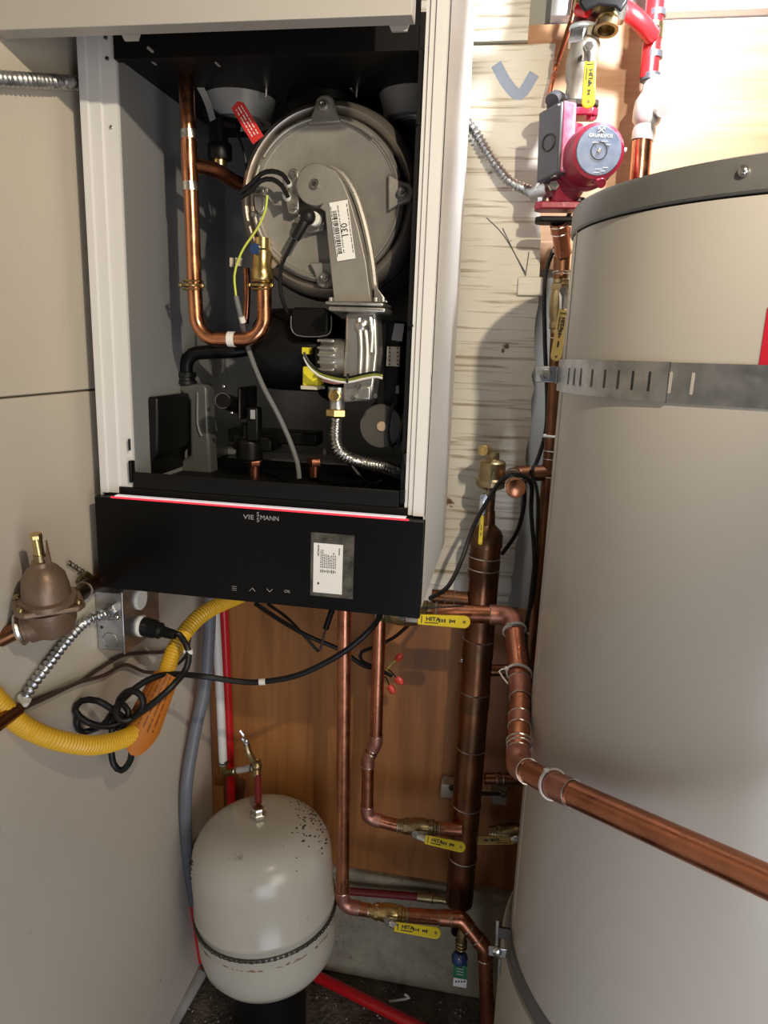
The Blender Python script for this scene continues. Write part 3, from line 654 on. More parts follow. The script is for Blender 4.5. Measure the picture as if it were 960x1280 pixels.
def valve_body(root, p0, p1, r, m=BRASS):
    p0, p1 = V(p0), V(p1); d = (p1-p0).normalized(); L = (p1-p0).length
    MB().lathe([(r*.92, 0), (r*.92, L*.10), (r*1.05, L*.11), (r*1.05, L*.16), (r*.95, L*.17), (r*1.15, L*.28), (r*1.32, L*.36), (r*1.38, L*.5), (r*1.32, L*.64), (r*1.15, L*.72), (r*.95, L*.83), (r*1.05, L*.84), (r*1.05, L*.9), (r*.92, L*.91), (r*.92, L)], p0, d, 24).build('body', m, root)
    for f in (.22, .78): MB().lathe([(r*1.12, -L*.055), (r*1.24, -L*.045), (r*1.24, L*.045), (r*1.12, L*.055)], p0+d*L*f, d, 8).build('hex_collar', m, root)
    for f in (.03, .97): MB().torus(p0+d*L*f, d, r*.98, r*.08, 24, 6).build('solder_ring', SOLDER, root)
R1 = .0142                                     # one inch copper
# long vertical drop beside the expansion tank
AY = 1.12
A0, A1 = P(431, 752, AY), P(428, 1132, AY)
a_e = P(462, 1138, AY)
copper_run('copper_pipe', [A0, A1, a_e], R1*.86, 'long copper pipe from boiler, dropping past the round tank', rad=.020, m=COPPER, fm=PINKCOP, group=None)
va = thing('ball_valve', P(485, 1141, AY), 'brass ball valve with yellow lever lowest of all, right of the round tank', 'valve')
valve_body(va, P(460, 1138, AY), P(512, 1144, AY), .0125, BRASS)
handle(va, P(493, 1158, AY-.035), P(551, 1167, AY-.035), .0195, YEL, stem=P(485, 1151, AY-.022))
L0, L1, L2, L3 = P(512, 1144, AY), P(577, 1149, AY), P(606, 1185, AY-.01), P(611, 1330, AY-.02)
copper_run('copper_pipe', [L0, L1, L2, L3], R1*.92, 'copper pipe turning down past the strapped stand at floor level', rad=[.012, .016], m=COPPER, sleeves=[(P(558, 1147, AY), .012)])
dv = thing('drain_valve', P(574, 1225, AY), 'small drain cock with blue handle and green label on a copper tee', 'valve')
MB().tube([P(582, 1153, AY), P(577, 1172, AY-.005), P(576, 1186, AY-.005)], .009, 14).build('branch', BRASSD, dv)
for k in range(3): MB().torus(P(576.5, 1176+4*k, AY-.005), Z, .0095, .0016, 20, 6).build('thread', BRASSD, dv)
MB().lathe([(.007, 0), (.015, .004), (.016, .010), (.013, .018), (.009, .024)], P(574, 1203, AY-.008), Z, 9).build('blue_handle', BLUE, dv)
MB().sph(P(574, 1199, AY-.026), .0025).build('handle_screw', STEEL, dv)
MB().span(P(567, 1205, AY-.02), P(583, 1221, AY-.014)).build('green_label', GREEN, dv)
wt = MB().span(P(567, 1222, AY-.02), P(583, 1232, AY-.0145)).build('white_label', PAPER, dv)
s = MB()
for k in range(4): s.box(P(570+3.5*k, 1227, AY-.0203), (.003, .0004, .004))
s.build('small_print', INK, wt)
s = MB()
for k in range(4): s.box(P(575, 1208+3.4*k, AY-.0203), (.013, .0004, .0009))
s.build('small_print', WHITEINK, dv)
# second drop
BY = 1.16
copper_run('copper_pipe', [P(475, 752, BY), P(470, 928, BY), P(460, 948, BY), P(459, 1022, BY), P(500, 1033, BY)], .0115, 'shorter copper pipe with an offset joint, right of the long drop',
           rad=[.012, .012, .016], m=COPPER, fm=PINKCOP)
vb = thing('ball_valve', P(530, 1034, BY), 'brass ball valve with yellow lever feeding the thick header pipe', 'valve')
valve_body(vb, P(496, 1032, BY), P(552, 1036, BY), .0125, BRASSD)
MB().cyl(P(552, 1036, BY), P(578, 1037, BY), .0125, 20).build('copper_stub', COPPER, vb)
handle(vb, P(531, 1049, BY-.035), P(582, 1060, BY-.035), .0185, YEL, stem=P(519, 1043, BY-.022))
# header
HY = 1.19; hr = .0262
hp0, hp1 = P(606, 682, HY), P(579, 1128, HY)
hx = (hp0.x+hp1.x)/2; ht = V((hx-.002, HY, hp0.z)); hb = V((hx-.004, HY, hp1.z))
hd = thing('header_pipe', hb, 'thick dark copper header pipe standing behind the levers', 'pipe')
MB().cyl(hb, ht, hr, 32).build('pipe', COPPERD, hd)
MB().lathe([(hr*1.06, 0), (hr*1.06, .02), (hr*.9, .028), (.013, .038), (.0115, .062)], ht, Z, 32).build('reducer', COPPERD, hd)
MB().lathe([(.012, 0), (.012, .05), (.022, .07), (hr, .075)], hb-Z*.07, Z, 24).build('reducer', BLACKP, hd)
for py in (700, 715, 805, 872, 944, 1018, 1085):
    z = P(595, py, HY-hr).z; c = V((hx-.003, HY, z))
    if py in (700, 805, 872): MB().cyl(c-Z*.0, c-Z*.035, hr*1.05, 32).build('coupling', COPPERD, hd)
    MB().torus(c, V((.05, 0, 1)), hr*1.035, .0012, 36, 6).build('solder_ring', SOLDER, hd)
vent = thing('air_vent', ht+Z*.062, 'brass automatic air vent on top of the thick header', 'vent')
vb0 = ht+Z*.060
MB().lathe([(.010, 0), (.010, .025)], vb0, Z, 16).build('nipple', COPPERD, vent)
vz = P(605, 612, HY).z
MB().lathe([(.011, 0), (.020, .004), (.0255, .008), (.0265, .012), (.0265, .018), (.0225, .021), (.0215, .047), (.019, .050), (.010, .053), (.010, .064)], V((hx, HY, vz)), Z, 28).build('body', BRASSD, vent)
MB().cyl(V((hx, HY, vb0.z+.02)), V((hx, HY, vz)), .0085, 14).build('lower_pipe', BRASSD, vent)
MB().cyl(P(609, 562, HY-.008), P(604, 563, HY-.036), .0085, 16).torus(P(604, 563, HY-.036), V((-.2, -1, 0)), .0072, .0018, 20, 6).build('outlet', BRASS, vent)
MB().cyl(P(616, 570, HY-.005), P(616, 582, HY-.005), .006, 12).build('side_port', BRASSD, vent)
handle(vent, P(603, 640, HY-.03), P(600, 681, HY-.03), .0075, YEL, txt='', stem=P(605, 620, HY-.028))
MB().tube([P(618, 590, HY-.03), P(613, 605, HY-.03), P(604, 640, HY-.03)], .0035, 8, fl=.3).build('steel_shank', STEEL, vent)
# upper horizontal pipe, then toward the viewer and across the tank
upts = [P(490, 765, 1.075), P(641, 769, 1.07), P(651, 862, .95), P(648, 958, .82), P(700, 985, .735), P(1010, 1125, .53)]
cr = copper_run('copper_pipe', upts, .0143, 'copper pipe bending forward from the header and crossing before the water heater', rad=[.020, .020, .022, .02], m=COPPER, fm=PINKCOP,
                sleeves=[(upts[2]*.55+upts[3]*.45+Z*.0, .010)])
MB().torus(P(649.5, 928, .845), (upts[3]-upts[2]), .0160, .0016, 24, 6).torus(P(649.5, 933, .841), (upts[3]-upts[2]), .0160, .0012, 24, 6).build('solder_ring', SOLDER, cr)
vc = thing('lever_valve', P(520, 772, 1.05), 'ball valve half hidden behind the boiler corner, yellow lever pointing right', 'valve')
valve_body(vc, P(470, 764, 1.075), P(548, 766, 1.075), .0165, BRASSD)
handle(vc, P(522, 774, 1.03), P(588, 778, 1.03), .0195, YEL, stem=P(505, 772, 1.045))
copper_run('copper_pipe', [P(540, 745, HY), P(600, 750, HY)], .0125, 'dark copper stub joining the header behind the upper pipe', m=COPPERD, sleeves=[(P(563, 747, HY), .008)])
def zip_tie(c, d, r, label, tail=None, head=(-1, 0, .2)):
    c, d = V(c), V(d).normalized(); t = thing('zip_tie', c, label, 'zip tie')
    MB().torus(c, d, r, .0014, 28, 6, 1.8).build('strap', WHITEPL, t)
    h = V(head); h = (h-d*h.dot(d)).normalized()
    MB().box(c+h*(r+.001), (.0055, .005, .0055), d.to_track_quat('Z', 'Y').to_matrix()).build('head', WHITEPL, t, bevel=.001)
    if tail: MB().tube([c+h*(r+.001), c+h*(r+.006)+V(tail)*.4, c+V(tail)], .0012, 6).build('tail', WHITEPL, t)
def on_seg(a, b, px):                          # point of segment a-b
    return a+(b-a)*px
zip_tie(on_seg(upts[1], upts[2], .22), (upts[2]-upts[1])+V((.02, 0, 0)), .0175, 'white zip tie just under the upper bend of the forward pipe', head=(-.3, -1, .3))
zip_tie(on_seg(upts[1], upts[2], .80), (upts[2]-upts[1])+V((-.03, 0, .02)), .0180, 'white zip tie halfway down the forward pipe, head at left', head=(-1, -.3, .2), tail=(-.015, -.012, -.012))
zip_tie(on_seg(upts[3], upts[4], .85), (upts[4]-upts[3]), .0172, 'broad white zip tie where the forward pipe starts along the water heater', head=(0, -.7, 1))
# riser behind the tank
RY_ = 1.22
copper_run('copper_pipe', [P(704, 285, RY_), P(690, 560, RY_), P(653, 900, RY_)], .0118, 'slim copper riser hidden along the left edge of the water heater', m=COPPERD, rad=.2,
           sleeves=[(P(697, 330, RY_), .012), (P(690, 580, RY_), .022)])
vd = thing('tan_lever_valve', P(702, 380, RY_), 'valve on the riser with a worn tan lever hanging down', 'valve')
valve_body(vd, P(702, 340, RY_), P(697, 425, RY_), .012, BRASSD)
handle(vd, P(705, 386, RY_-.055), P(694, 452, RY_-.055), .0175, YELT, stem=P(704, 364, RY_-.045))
capo = copper_run('copper_pipe', [P(692, 590, RY_), P(640, 594, RY_), P(645, 611, 1.10)], .0135, 'dark copper branch from riser ending in a round capped stub', m=COPPERD, rad=.016)
cpd = (P(645, 611, 1.10)-P(640, 594, RY_)).normalized()
MB().lathe([(.0155, -.018), (.0158, -.004), (.0145, 0), (.009, .0018), (0, .002)], P(645, 611, 1.098), cpd, 28).build('cap', COPPERB, capo)
MB().torus(P(645, 611, 1.098)-cpd*.018, cpd, .0155, .0012, 28, 6).build('solder_ring', SOLDER, capo)
for (x, y, xx) in ((694, 545, 'upper'), ):
    zip_tie(P(691, 545, RY_), Z, .0135, 'small pale zip tie round the riser above its side branch', head=(-1, -.4, 0))
zip_tie(P(704, 314, RY_), Z, .0145, 'small white zip tie round the riser under the red pump', head=(-1, -.4, 0))
zip_tie(P(655, 788, RY_), Z, .013, 'small pale zip tie low on the riser by the tank edge', head=(-.6, -1, 0))
# stubs between header and riser
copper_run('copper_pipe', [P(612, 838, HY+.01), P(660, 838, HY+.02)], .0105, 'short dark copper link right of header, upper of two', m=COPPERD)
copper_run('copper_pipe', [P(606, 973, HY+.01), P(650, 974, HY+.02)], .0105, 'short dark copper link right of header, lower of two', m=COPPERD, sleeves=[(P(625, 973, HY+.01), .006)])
for (px, py, lb, w2) in ((560, 984, 'ivory plastic pipe clamp left of the header', .026), (624, 992, 'plastic pipe clamp right of the header, shadow put into its colour', .030)):
    t = thing('pipe_clamp', P(px, py, 1.265), lb, 'clamp')
    MB().box(P(px, py, 1.262), (w2, .032, .030)).build('block', IVORY if px < 600 else mat('shaded_clamp', (.25, .23, .19), .5), t, bevel=.003)  # right block is the ivory darkened, shade put into its colour
    MB().torus(P(px+5, py+1, 1.244), Y_, .005, .002, 14, 6).build('hole_rim', CHAINM, t)
    MB().cyl(P(px+2, py, 1.25), P(px+28 if px < 600 else px-28, py, 1.22), .004, 8).build('screw', CHAINM, t)
ve = thing('lever_valve', P(615, 1051, 1.2), 'shaded lever valve pointing left from behind the water heater', 'valve')
valve_body(ve, P(612, 1040, 1.235), P(668, 1041, 1.235), .0125, BRASSD)
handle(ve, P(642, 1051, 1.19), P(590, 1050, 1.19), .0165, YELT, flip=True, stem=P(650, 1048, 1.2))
# dark red line on kerb
t = thing('red_tube', P(470, 1120, 1.235), 'dull red tube ending in a brass coupling on the concrete kerb', 'tube')
MB().tube([P(425, 1113, 1.235), P(475, 1117, 1.24), P(524, 1121, 1.24)], .008, 12).build('tube', mat('dull_red_pex', (.16, .012, .012), .4), t)
MB().cyl(P(522, 1121, 1.24), P(548, 1124, 1.24), .009, 14).cyl(P(548, 1124, 1.24), P(575, 1129, 1.24), .0075, 14).build('coupling', BRASSD, t)
MB().torus(P(541, 1123, 1.24), X, .0095, .0014, 20, 6).build('crimp_ring', STEEL, t)

# ------------------------------------------------------------ water heater
TC = V((.342, .919, 0)); TR = .28; tz0, tz1 = EYE-.835, EYE+.165
tk = thing('water_heater', (TC.x, TC.y, tz0), 'tall cream cylindrical water heater filling the right side', 'water heater')
N96 = 120
def at_t(z): return V((TC.x, TC.y, z))
MB().lathe([(TR-.003, 0), (TR, .003), (TR, tz1-tz0-.03)], at_t(tz0), Z, N96).build('jacket', TANKP, tk)
MB().lathe([(TR+.0015, 0), (TR+.0035, .002), (TR+.0035, .026), (TR+.001, .030), (TR-.02, .036), (0, .045)], at_t(tz1-.028), Z, N96).build('top_rim', RIMP, tk)
MB().lathe([(TR+.001, 0), (TR+.004, .002), (TR+.004, .022), (TR+.001, .024)], at_t(tz0-.012), Z, N96).build('base_rim', RIMP, tk)
def tk_ang(px, py):                             # where the view ray meets the jacket
    r = ray(px, py); d = V((r.x, r.y)); c = V((TC.x, TC.y)); a = d.dot(d); b = -2*d.dot(c); cc = c.dot(c)-(TR+.004)**2
    k = (-b-math.sqrt(max(0, b*b-4*a*cc)))/2/a; p = r*k; return V((p.x, p.y, p.z+EYE))
def shell(name, a0, a1, z0f, z1f, r, th, m, parent, n=48):
    s = MB(); R = []
    for i in range(n+1):
        a = a0+(a1-a0)*i/n; d = V((math.cos(a), math.sin(a), 0)); z0 = z0f(a); z1 = z1f(a)
        R.append([TC+d*r+Z*z0, TC+d*(r+th)+Z*z0, TC+d*(r+th)+Z*z1, TC+d*r+Z*z1])
    return s.rings(R).build(name, m, parent)
def ang(p): return math.atan2(p.y-TC.y, p.x-TC.x)
pj = tk_ang(930, 214)
MB().sph(pj, .005, (1, 1, 1)).build('rim_screw', STEEL, tk)
a_l = PI-.02
# vertical jacket seam
seam = tk_ang(705, 420); sa = ang(seam)
MB().box(TC+V((math.cos(sa), math.sin(sa), 0))*(TR+.0002)+Z*((tz0+tz1)/2), (.0012, .005, tz1-tz0-.05), Mx.Rotation(sa, 3, 'Z')).build('seam', TANKP, tk)
pz = tk_ang(720, 485)
lz = tk_ang(956, 424); la = ang(lz)+.036; lu = V((-math.sin(la), math.cos(la), 0))*-1
# red label (curved), text running upward
tl = shell('red_label', la-.034-.01, la+.034+.06, lambda a: lz.z-.026, lambda a: lz.z+.026, TR+.0002, .0005, REDPAPER, tk, 14)
tl['label'] = 'red sticker with white web address'
n_ = V((math.cos(la), math.sin(la), 0))
tdir = (Z+lu*-.0).normalized(); rgt = V((-math.sin(la), math.cos(la), 0))
text('www.grosplumbing', 'lettering', .0078, TC+V((math.cos(la-.012), math.sin(la-.012), 0))*(TR+.0009)+Z*(lz.z-.023), Z, -rgt, WHITEINK, tl)
# perforated strap
st = thing('tank_strap', TC+V((-TR, 0, EYE-.0)), 'perforated galvanised strap around the upper water heater', 'strap')
sz = lambda a: EYE-.050+.052*(1-max(0, math.cos(a-ang(tk_ang(960, 480)))))*0
s0 = tk_ang(703, 470); s1 = tk_ang(958, 484)
zA, zB = P(700, 469, .919).z, s1.z
aA, aB = PI-.06, ang(s1)+2*PI if ang(s1) < 0 else ang(s1)
def zc(a): return zA+(zB-zA)*min(1, max(0, (a-aA)/(aB-aA)))
strap = MB(); R = []; n = 70
def strap_mesh(a0, a1, hw, r, name, n=60):
    return shell(name, a0, a1, lambda a: zc(a)-hw, lambda a: zc(a)+hw, r, .0013, GALV, st, n)
strap_mesh(aA, aB+1.6, .0185, TR+.001, 'band')
strap_mesh(aA, ang(tk_ang(835, 470))+2*PI, .0190, TR+.0025, 'overlapping_band', 40)
for px, m_ in ((710, INK), (717, INK), (725, INK), (739, GALV), (755, GALV), (772, GALV), (790, INK), (811, INK), (837, TANKP), (865, TANKP)):
    p = tk_ang(px, 478); a = ang(p); d = V((math.cos(a), math.sin(a), 0)); tdr = V((-math.sin(a), math.cos(a), 0)); rr = TR+.0042 if px < 835 else TR+.0028
    hl, hw = (.0085, .0010) if px < 835 else (.0085, .0016)
    poly = [(hw*math.cos(t), hl*(1 if t < PI and t > 0 else -1)+hw*math.sin(t)) for t in [math.radians(q) for q in list(range(10, 180, 20))+list(range(190, 360, 20))]]
    MB().prism(poly, TC+d*rr+Z*zc(a+2*PI if a < 0 else a), tdr, Z, .0003).build('slot', m_ if m_ is not GALV else CHAINM, st)
fa = PI-.05; fp = P(686, 468, .93)
fb = MB().box(fp+V((-.002, 0, 0)), (.028, .003, .020)).build('strap_buckle', GALV, st, bevel=.001)
MB().hexa(fp+V((-.003, -.004, 0)), NY, .0065, .006).cyl(fp+V((-.003, -.012, 0)), fp+V((-.003, .01, 0)), .003, 10).build('bolt', STEEL, fb)
MB().box(P(701, 470, .925), (.012, .006, .020)).build('fold', GALV, fb, bevel=.001)
# lower strap bracket by the stand
t = thing('strap_bracket', P(621, 1188, .86), 'galvanised bracket and bolt on the lower left of the water heater', 'bracket')
MB().box(P(622, 1190, .868), (.026, .003, .016)).build('plate', GALV, t, bevel=.0015)
MB().sph(P(621, 1190, .865), .0072, (1, .6, 1)).build('bolt_head', STEEL, t)
MB().tube([P(621, 1182, .87), P(622, 1150, .875)], .0022, 8).build('rod', STEEL, t)
MB().box(P(628, 1166, .88), (.022, .004, .018)).build('angle', CHAINM, t)
# curved top fitting behind rim and stand below
capt = thing('flue_cap', TC+V((-.02, .10, 0))+Z*(tz1+.017), 'flat grey round cap on top of the water heater', 'cap')
MB().lathe([(.11, 0), (.112, .002), (.112, .014), (.10, .018), (0, .020)], TC+V((-.055, .12, 0))+Z*(tz1+.0165), Z, 40).build('lid', RIMP, capt)
stand = thing('heater_stand', TC, 'pale cylindrical stand under the water heater', 'stand')
MB().lathe([(TR+.012, 0), (TR+.012, tz0-.012-.006), (TR+.009, tz0-.012)], TC, Z, N96).build('drum', mat('stand_paint', (.42, .40, .33), .5, 0, (.36, .34, .28), 6, .5), stand)
sA = ang(TC*0+tk_ang(641, 1205))
MB().box(TC+V((-(TR+.013), -.02, tz0-.05)), (.003, .012, .03)).build('latch', GALV, stand)

# ------------------------------------------------------------ red circulator pump
PY = 1.18
pu = thing('circulator_pump', P(702, 262, PY), 'red cast circulator pump with blue round nameplate above the heater', 'pump')
pc = P(735, 197, PY-.02); fdir = V((.22, -1, -.05)).normalized()
fc = P(748, 189, PY-.085)
MB().lathe([(.020, -.10), (.040, -.082), (.043, -.06), (.043, -.05), (.0385, -.048), (.0375, -.006), (.036, 0), (.0315, .0015), (.0315, 0)], fc, fdir, 40).build('motor_housing', REDM, pu)
pl = MB().disc(fc+fdir*.0012, fdir, .0315, .003).build('nameplate', BLUEPLATE, pu, label='blue-grey round nameplate')
MB().torus(fc+fdir*.003, fdir, .0110, .0007, 32, 6).build('ring', INK, pl); MB().disc(fc+fdir*.003, fdir, .0032, .003).build('vent_screw', STEEL, pl)
fu, fv = X-fdir*X.dot(fdir), Z-fdir*Z.dot(fdir)
text('GRUNDFOS', 'lettering', .0062, fc+fdir*.0030+fv.normalized()*.0185, fu, fv, WHITEINK, pl, align='CENTER')
p = fc+fdir*.0032+fv.normalized()*.0255
strokes('emblem', [(p+fu*-.004+fv*-.003, p+fu*.004+fv*.003), (p+fu*-.004+fv*.003, p+fu*.004+fv*-.003), (p+fu*-.0045+fv*.003, p+fu*-.0045+fv*.0005), (p+fu*.0045+fv*.003, p+fu*.0045+fv*.0005)], .0006, WHITEINK, pl)
s = MB()
for k in range(7):
    q = fc+fdir*.003+fu*random.uniform(-.012, .012)+fv*(-.014-.0022*k if k > 2 else .012-.002*k); s.box(q, (random.uniform(.006, .014), .0006, .0006))
s.build('small_print', WHITEINK, pl)
ax_ = P(703, 200, PY)
MB().lathe([(.021, -.022), (.024, -.012), (.031, 0), (.033, .02), (.030, .045), (.020, .055), (.019, .085)], P(706, 235, PY), Z, 28).build('volute', REDM, pu)
lo_ = P(700, 262, PY)
fl_ = MB().prism([(-.038, -.010), (-.030, -.019), (.030, -.019), (.038, -.010), (.038, .010), (.030, .019), (-.030, .019), (-.038, .010)], lo_-Z*.002, X, Y_, .011).build('flange', REDM, pu, bevel=.002)
for sx in (-1, 1): MB().hexa(lo_+V((.028*sx, -.006, .012)), Z, .0072, .007).build('bolt', STEEL, fl_)
MB().prism([(-.036, -.010), (-.028, -.019), (.028, -.019), (.036, -.010), (.036, .010), (.028, .019), (-.028, .019), (-.036, .010)], lo_-Z*.020, X, Y_, .008).build('mating_flange', BLACKM, pu, bevel=.002)
up_ = P(712, 141, PY)
f2 = MB().prism([(-.034, -.010), (-.027, -.018), (.032, -.018), (.04, -.010), (.04, .010), (.032, .018), (-.027, .018), (-.034, .010)], up_-Z*.008, X, Y_, .011).build('flange', REDM, pu, bevel=.002)
MB().prism([(-.034, -.010), (-.027, -.018), (.032, -.018), (.04, -.010), (.04, .010), (.032, .018), (-.027, .018), (-.034, .010)], up_+Z*.005, X, Y_, .009).build('mating_flange', CHAINM, pu, bevel=.002)
MB().hexa(up_+V((-.026, -.004, .018)), Z, .0072, .008).build('bolt', STEEL, f2)
MB().hexa(up_+V((.030, -.008, -.010)), Z, .0066, .007).build('bolt', REDM, f2)
# terminal box: pink side and dark cover
bxs = [P(704, 125, PY-.055), P(721, 128, PY-.055), P(716, 214, PY-.055), P(699, 215, PY-.055)]
MB().prism([(p.x, p.z) for p in bxs[::-1]], (0, PY-.012, 0), X, Z, .044).build('box_side', PINKM, pu, bevel=.003)
cvr = [P(702, 125, PY-.058), P(673, 141, PY-.03), P(670, 229, PY-.03), P(698, 216, PY-.058)]
s = MB(); nrm = (cvr[1]-cvr[0]).cross(cvr[3]-cvr[0]).normalized()
nrm = nrm if nrm.y < 0 else -nrm
s.rings([[p for p in cvr], [p-nrm*.035 for p in cvr]]).build('terminal_cover', DARKGREY, pu, bevel=.003)
cc_ = (cvr[0]+cvr[1]+cvr[2]+cvr[3])/4; tu_ = (cvr[0]-cvr[1]).normalized()
MB().torus(cc_+nrm*.001, nrm, .011, .0012, 24, 6).build('oval_mark', INK, pu)
MB().disc(P(699, 131, PY-.058), nrm, .002, .004).build('cover_screw', STEEL, pu)
MB().cyl(P(733, 222, PY-.05), P(752, 229, PY-.09), .005, 12).torus(P(752, 229, PY-.09), (P(752, 229, PY-.09)-P(733, 222, PY-.05)), .0052, .0015, 16, 6).build('drain_lug', REDM, pu)
MB().cyl(P(776, 188, PY-.06), P(783, 188, PY-.06), .004, 10).build('side_screw', STEEL, pu)
MB().tube([P(705, 128, PY), P(694, 122, PY-.02), P(690, 126, PY-.03)], .010, 12).build('gland', DARKGREY, pu)
# union under pump
copper_run('copper_pipe', [lo_-Z*.018, P(704, 318, PY+.03)], .0125, 'short banded copper nipple under the red pump flange', m=COPPER, sleeves=[(lo_-Z*.03, .006)])
# conduit to pump
def flex(name, pts, r, label, m=GALV, cat='conduit', rib=.0075, amp=.0014):
    t = thing(name, V(pts[0]), label, cat); MB().tube(pts, r, 12, rib=rib, amp=amp).build('jacket', m, t); return t
t = flex('flexible_conduit', [P(560, 128, 1.26), P(590, 160, 1.255), P(612, 195, 1.25), P(635, 225, 1.24), P(660, 238, 1.22), P(672, 243, 1.19)], .0072, 'silver flexible conduit looping from behind the boiler to the red pump')
MB().cyl(P(668, 243, 1.19), P(688, 236, 1.16), .011, 14).hexa(P(676, 240, 1.18), V((1, -.6, .2)), .0135, .008).build('connector', GALV, t)
MB().hexa(P(692, 233, 1.145), V((0, -1, .3)), .008, .006).build('clamp_screw', STEEL, t)
# valve above pump with yellow handle
v6 = thing('upper_ball_valve', P(722, 130, PY), 'grey ball valve with bright yellow lever above the red pump', 'valve')
MB().lathe([(.0155, 0), (.0155, .022), (.019, .028), (.022, .045), (.022, .062), (.0205, .07), (.021, .078), (.018, .082), (.018, .095)], P(718, 128, PY), V((.11, 0, 1)), 24).build('body', mat('weathered_brass', (.30, .27, .22), .5, .7, (.2, .17, .13), 30, .7), v6)
MB().hexa(P(727, 50, PY), V((.11, 0, 1)), .021, .018).build('hex_collar', GALV, v6)
MB().torus(P(730, 36, PY), V((.05, 0, 1)), .0175, .0035, 28, 8).build('tape_ring', mat('pipe_tape', (.55, .62, .64), .5), v6)
handle(v6, P(738, 76, PY-.045), P(735, 136, PY-.045), .0185, YEL, txt='HITA', stem=P(736, 62, PY-.035))
MB().box(P(736, 64, PY-.040), (.017, .003, .024)).build('steel_shank', GALV, v6)
# black union/purge valve above
v7 = thing('purge_tee_valve', P(733, 32, PY), 'tee valve with black lever and open brass outlet at the top edge', 'valve')
MB().cyl(P(730, 34, PY), P(733, 14, PY), .0165, 22).build('lower_sleeve', mat('dark_red_sleeve', (.10, .02, .02), .4), v7)
MB().sph(P(734, 6, PY), .020).cyl(P(734, 10, PY), P(740, -40, PY), .017, 20).build('body', BRASSD, v7)
MB().cyl(P(735, 5, PY), P(778, 10, PY-.01), .016, 20).build('side_arm', BRASSD, v7)
MB().lathe([(.0125, 0), (.0125, .012), (.0145, .013), (.0145, .016), (.0125, .017), (.0150, .022), (.0165, .030), (.0168, .032), (.012, .032), (.011, .02)], P(762, 10, PY-.02), V((-.08, -.25, -1)), 24).build('outlet', BRASSD, v7)
MB().prism([(-.028, .004), (-.02, .014), (.03, .020), (.038, .004), (.030, -.010), (.022, -.004), (.0, .0), (-.018, -.008)], P(748, 8, PY-.045), X, Z, .006).build('black_handle', BLACKP, v7, bevel=.003)
MB().cyl(P(722, 12, PY-.02), P(735, 14, PY-.03), .008, 12).build('red_cap', REDX, v7)
MB().hexa(P(775, 12, PY-.02), V((1, 0, -.1)), .018, .016).build('union_nut', STEEL, v7)
copper_run('copper_pipe', [P(684, 128, 1.25), P(694, 85, 1.25), P(716, 20, 1.25), P(722, -30, 1.25)], .004, 'thin copper tube running up behind the grey valve', m=COPPER, rad=.03)
# red pex on the right
t = thing('red_hose', P(812, 40, PY+.01), 'short curved red hose joining the top valve to the red riser', 'hose')
MB().tube([P(779, 10, PY-.01), P(792, 20, PY-.012), P(804, 31, PY-.005), P(815, 45, PY+.01)], .0120, 16).build('tube', REDX, t)
rp = thing('red_riser', P(806, 225, PY+.02), 'red riser with black bands above a white valve on copper', 'pipe')
RX = PY+.025
MB().cyl(P(811, 98, RX), P(823, -40, RX), .0132, 22).build('tube', REDX, rp)
for py, px in ((18, 820), (70, 816), (97, 813)): MB().cyl(P(px, py-4, RX), P(px-.6, py+4, RX), .0142, 22).build('crimp_band', DARKGREY, rp)
MB().cyl(P(817, 30, RX), P(815, 50, RX), .0142, 22).build('tee', BRASSD, rp)
MB().torus(P(813, 42, RX-.013), V((-.5, -1, .4)), .0125, .0018, 24, 6).build('tee_collar', BRASSD, rp)
CHV = mat('pale_nickel', (.58, .57, .55), .35, .5, (.45, .43, .40), 40, .6)
wv = MB().lathe([(.016, 0), (.017, .012), (.0155, .020), (.020, .026), (.0215, .04), (.021, .052), (.017, .060), (.0145, .064), (.0145, .084)], P(803, 176, RX), V((.09, 0, 1)), 26).build('white_valve', CHV, rp)
MB().cyl(P(820, 135, RX-.01), P(828, 138, RX-.03), .009, 14).build('valve_stem', CHV, wv)
MB().cyl(P(797, 250, RX), P(803, 176, RX), .0142, 22).build('copper_tail', COPPERB, rp)

# ------------------------------------------------------------ left wall
WX = WL+.001
# conduit at the top
t = flex('flexible_conduit', [PX(-60, 90, WL+.012), PX(0, 98, WL+.012), PX(50, 101, WL+.014), PX(96, 104, WL+.012), PX(125, 110, WL+.010)], .0070, 'silver flexible conduit along the top of the left wall', rib=.0080)
# pressure reducing valve
VY = .72
prv = thing('pressure_reducing_valve', P(58, 800, VY), 'bronze bell-shaped pressure reducing valve on the left wall', 'valve')
ax = V((.0, -.15, 1)).normalized()
bc = P(60, 752, VY)
MB().lathe([(.0325, 0), (.0325, .006), (.027, .008), (.0265, .02), (.024, .034), (.017, .044), (.0115, .048), (.0105, .053)], bc, ax, 36).build('bell', BRONZE, prv)
fu_ = V((.75, .66, .0)).normalized(); fv_ = ax.cross(fu_).normalized()
fl3 = MB().prism([(-.038, -.018), (-.030, -.028), (.030, -.028), (.038, -.018), (.038, .018), (.030, .028), (-.030, .028), (-.038, .018)], bc-ax*.006, fu_, fv_, .007).build('flange', BRONZE, prv, bevel=.002)
for a_, b_ in ((-.031, -.018), (.031, -.018), (-.031, .018), (.031, .018)): MB().sph(bc+fu_*a_+fv_*b_+ax*.002, .0045).build('bolt', BRASSD, fl3)
MB().lathe([(.012, 0), (.024, .008), (.029, .022), (.030, .036), (.030, .040)], bc-ax*.046, ax, 28).build('lower_body', BRONZE, prv)
inl = P(18, 786, VY-.01)
MB().lathe([(.018, 0), (.018, .010), (.0205, .011), (.0205, .030), (.016, .034), (.015, .05)], P(24, 786, VY-.015), (P(58, 775, VY)-P(18, 786, VY-.015)), 24).build('inlet', BRONZE, prv)
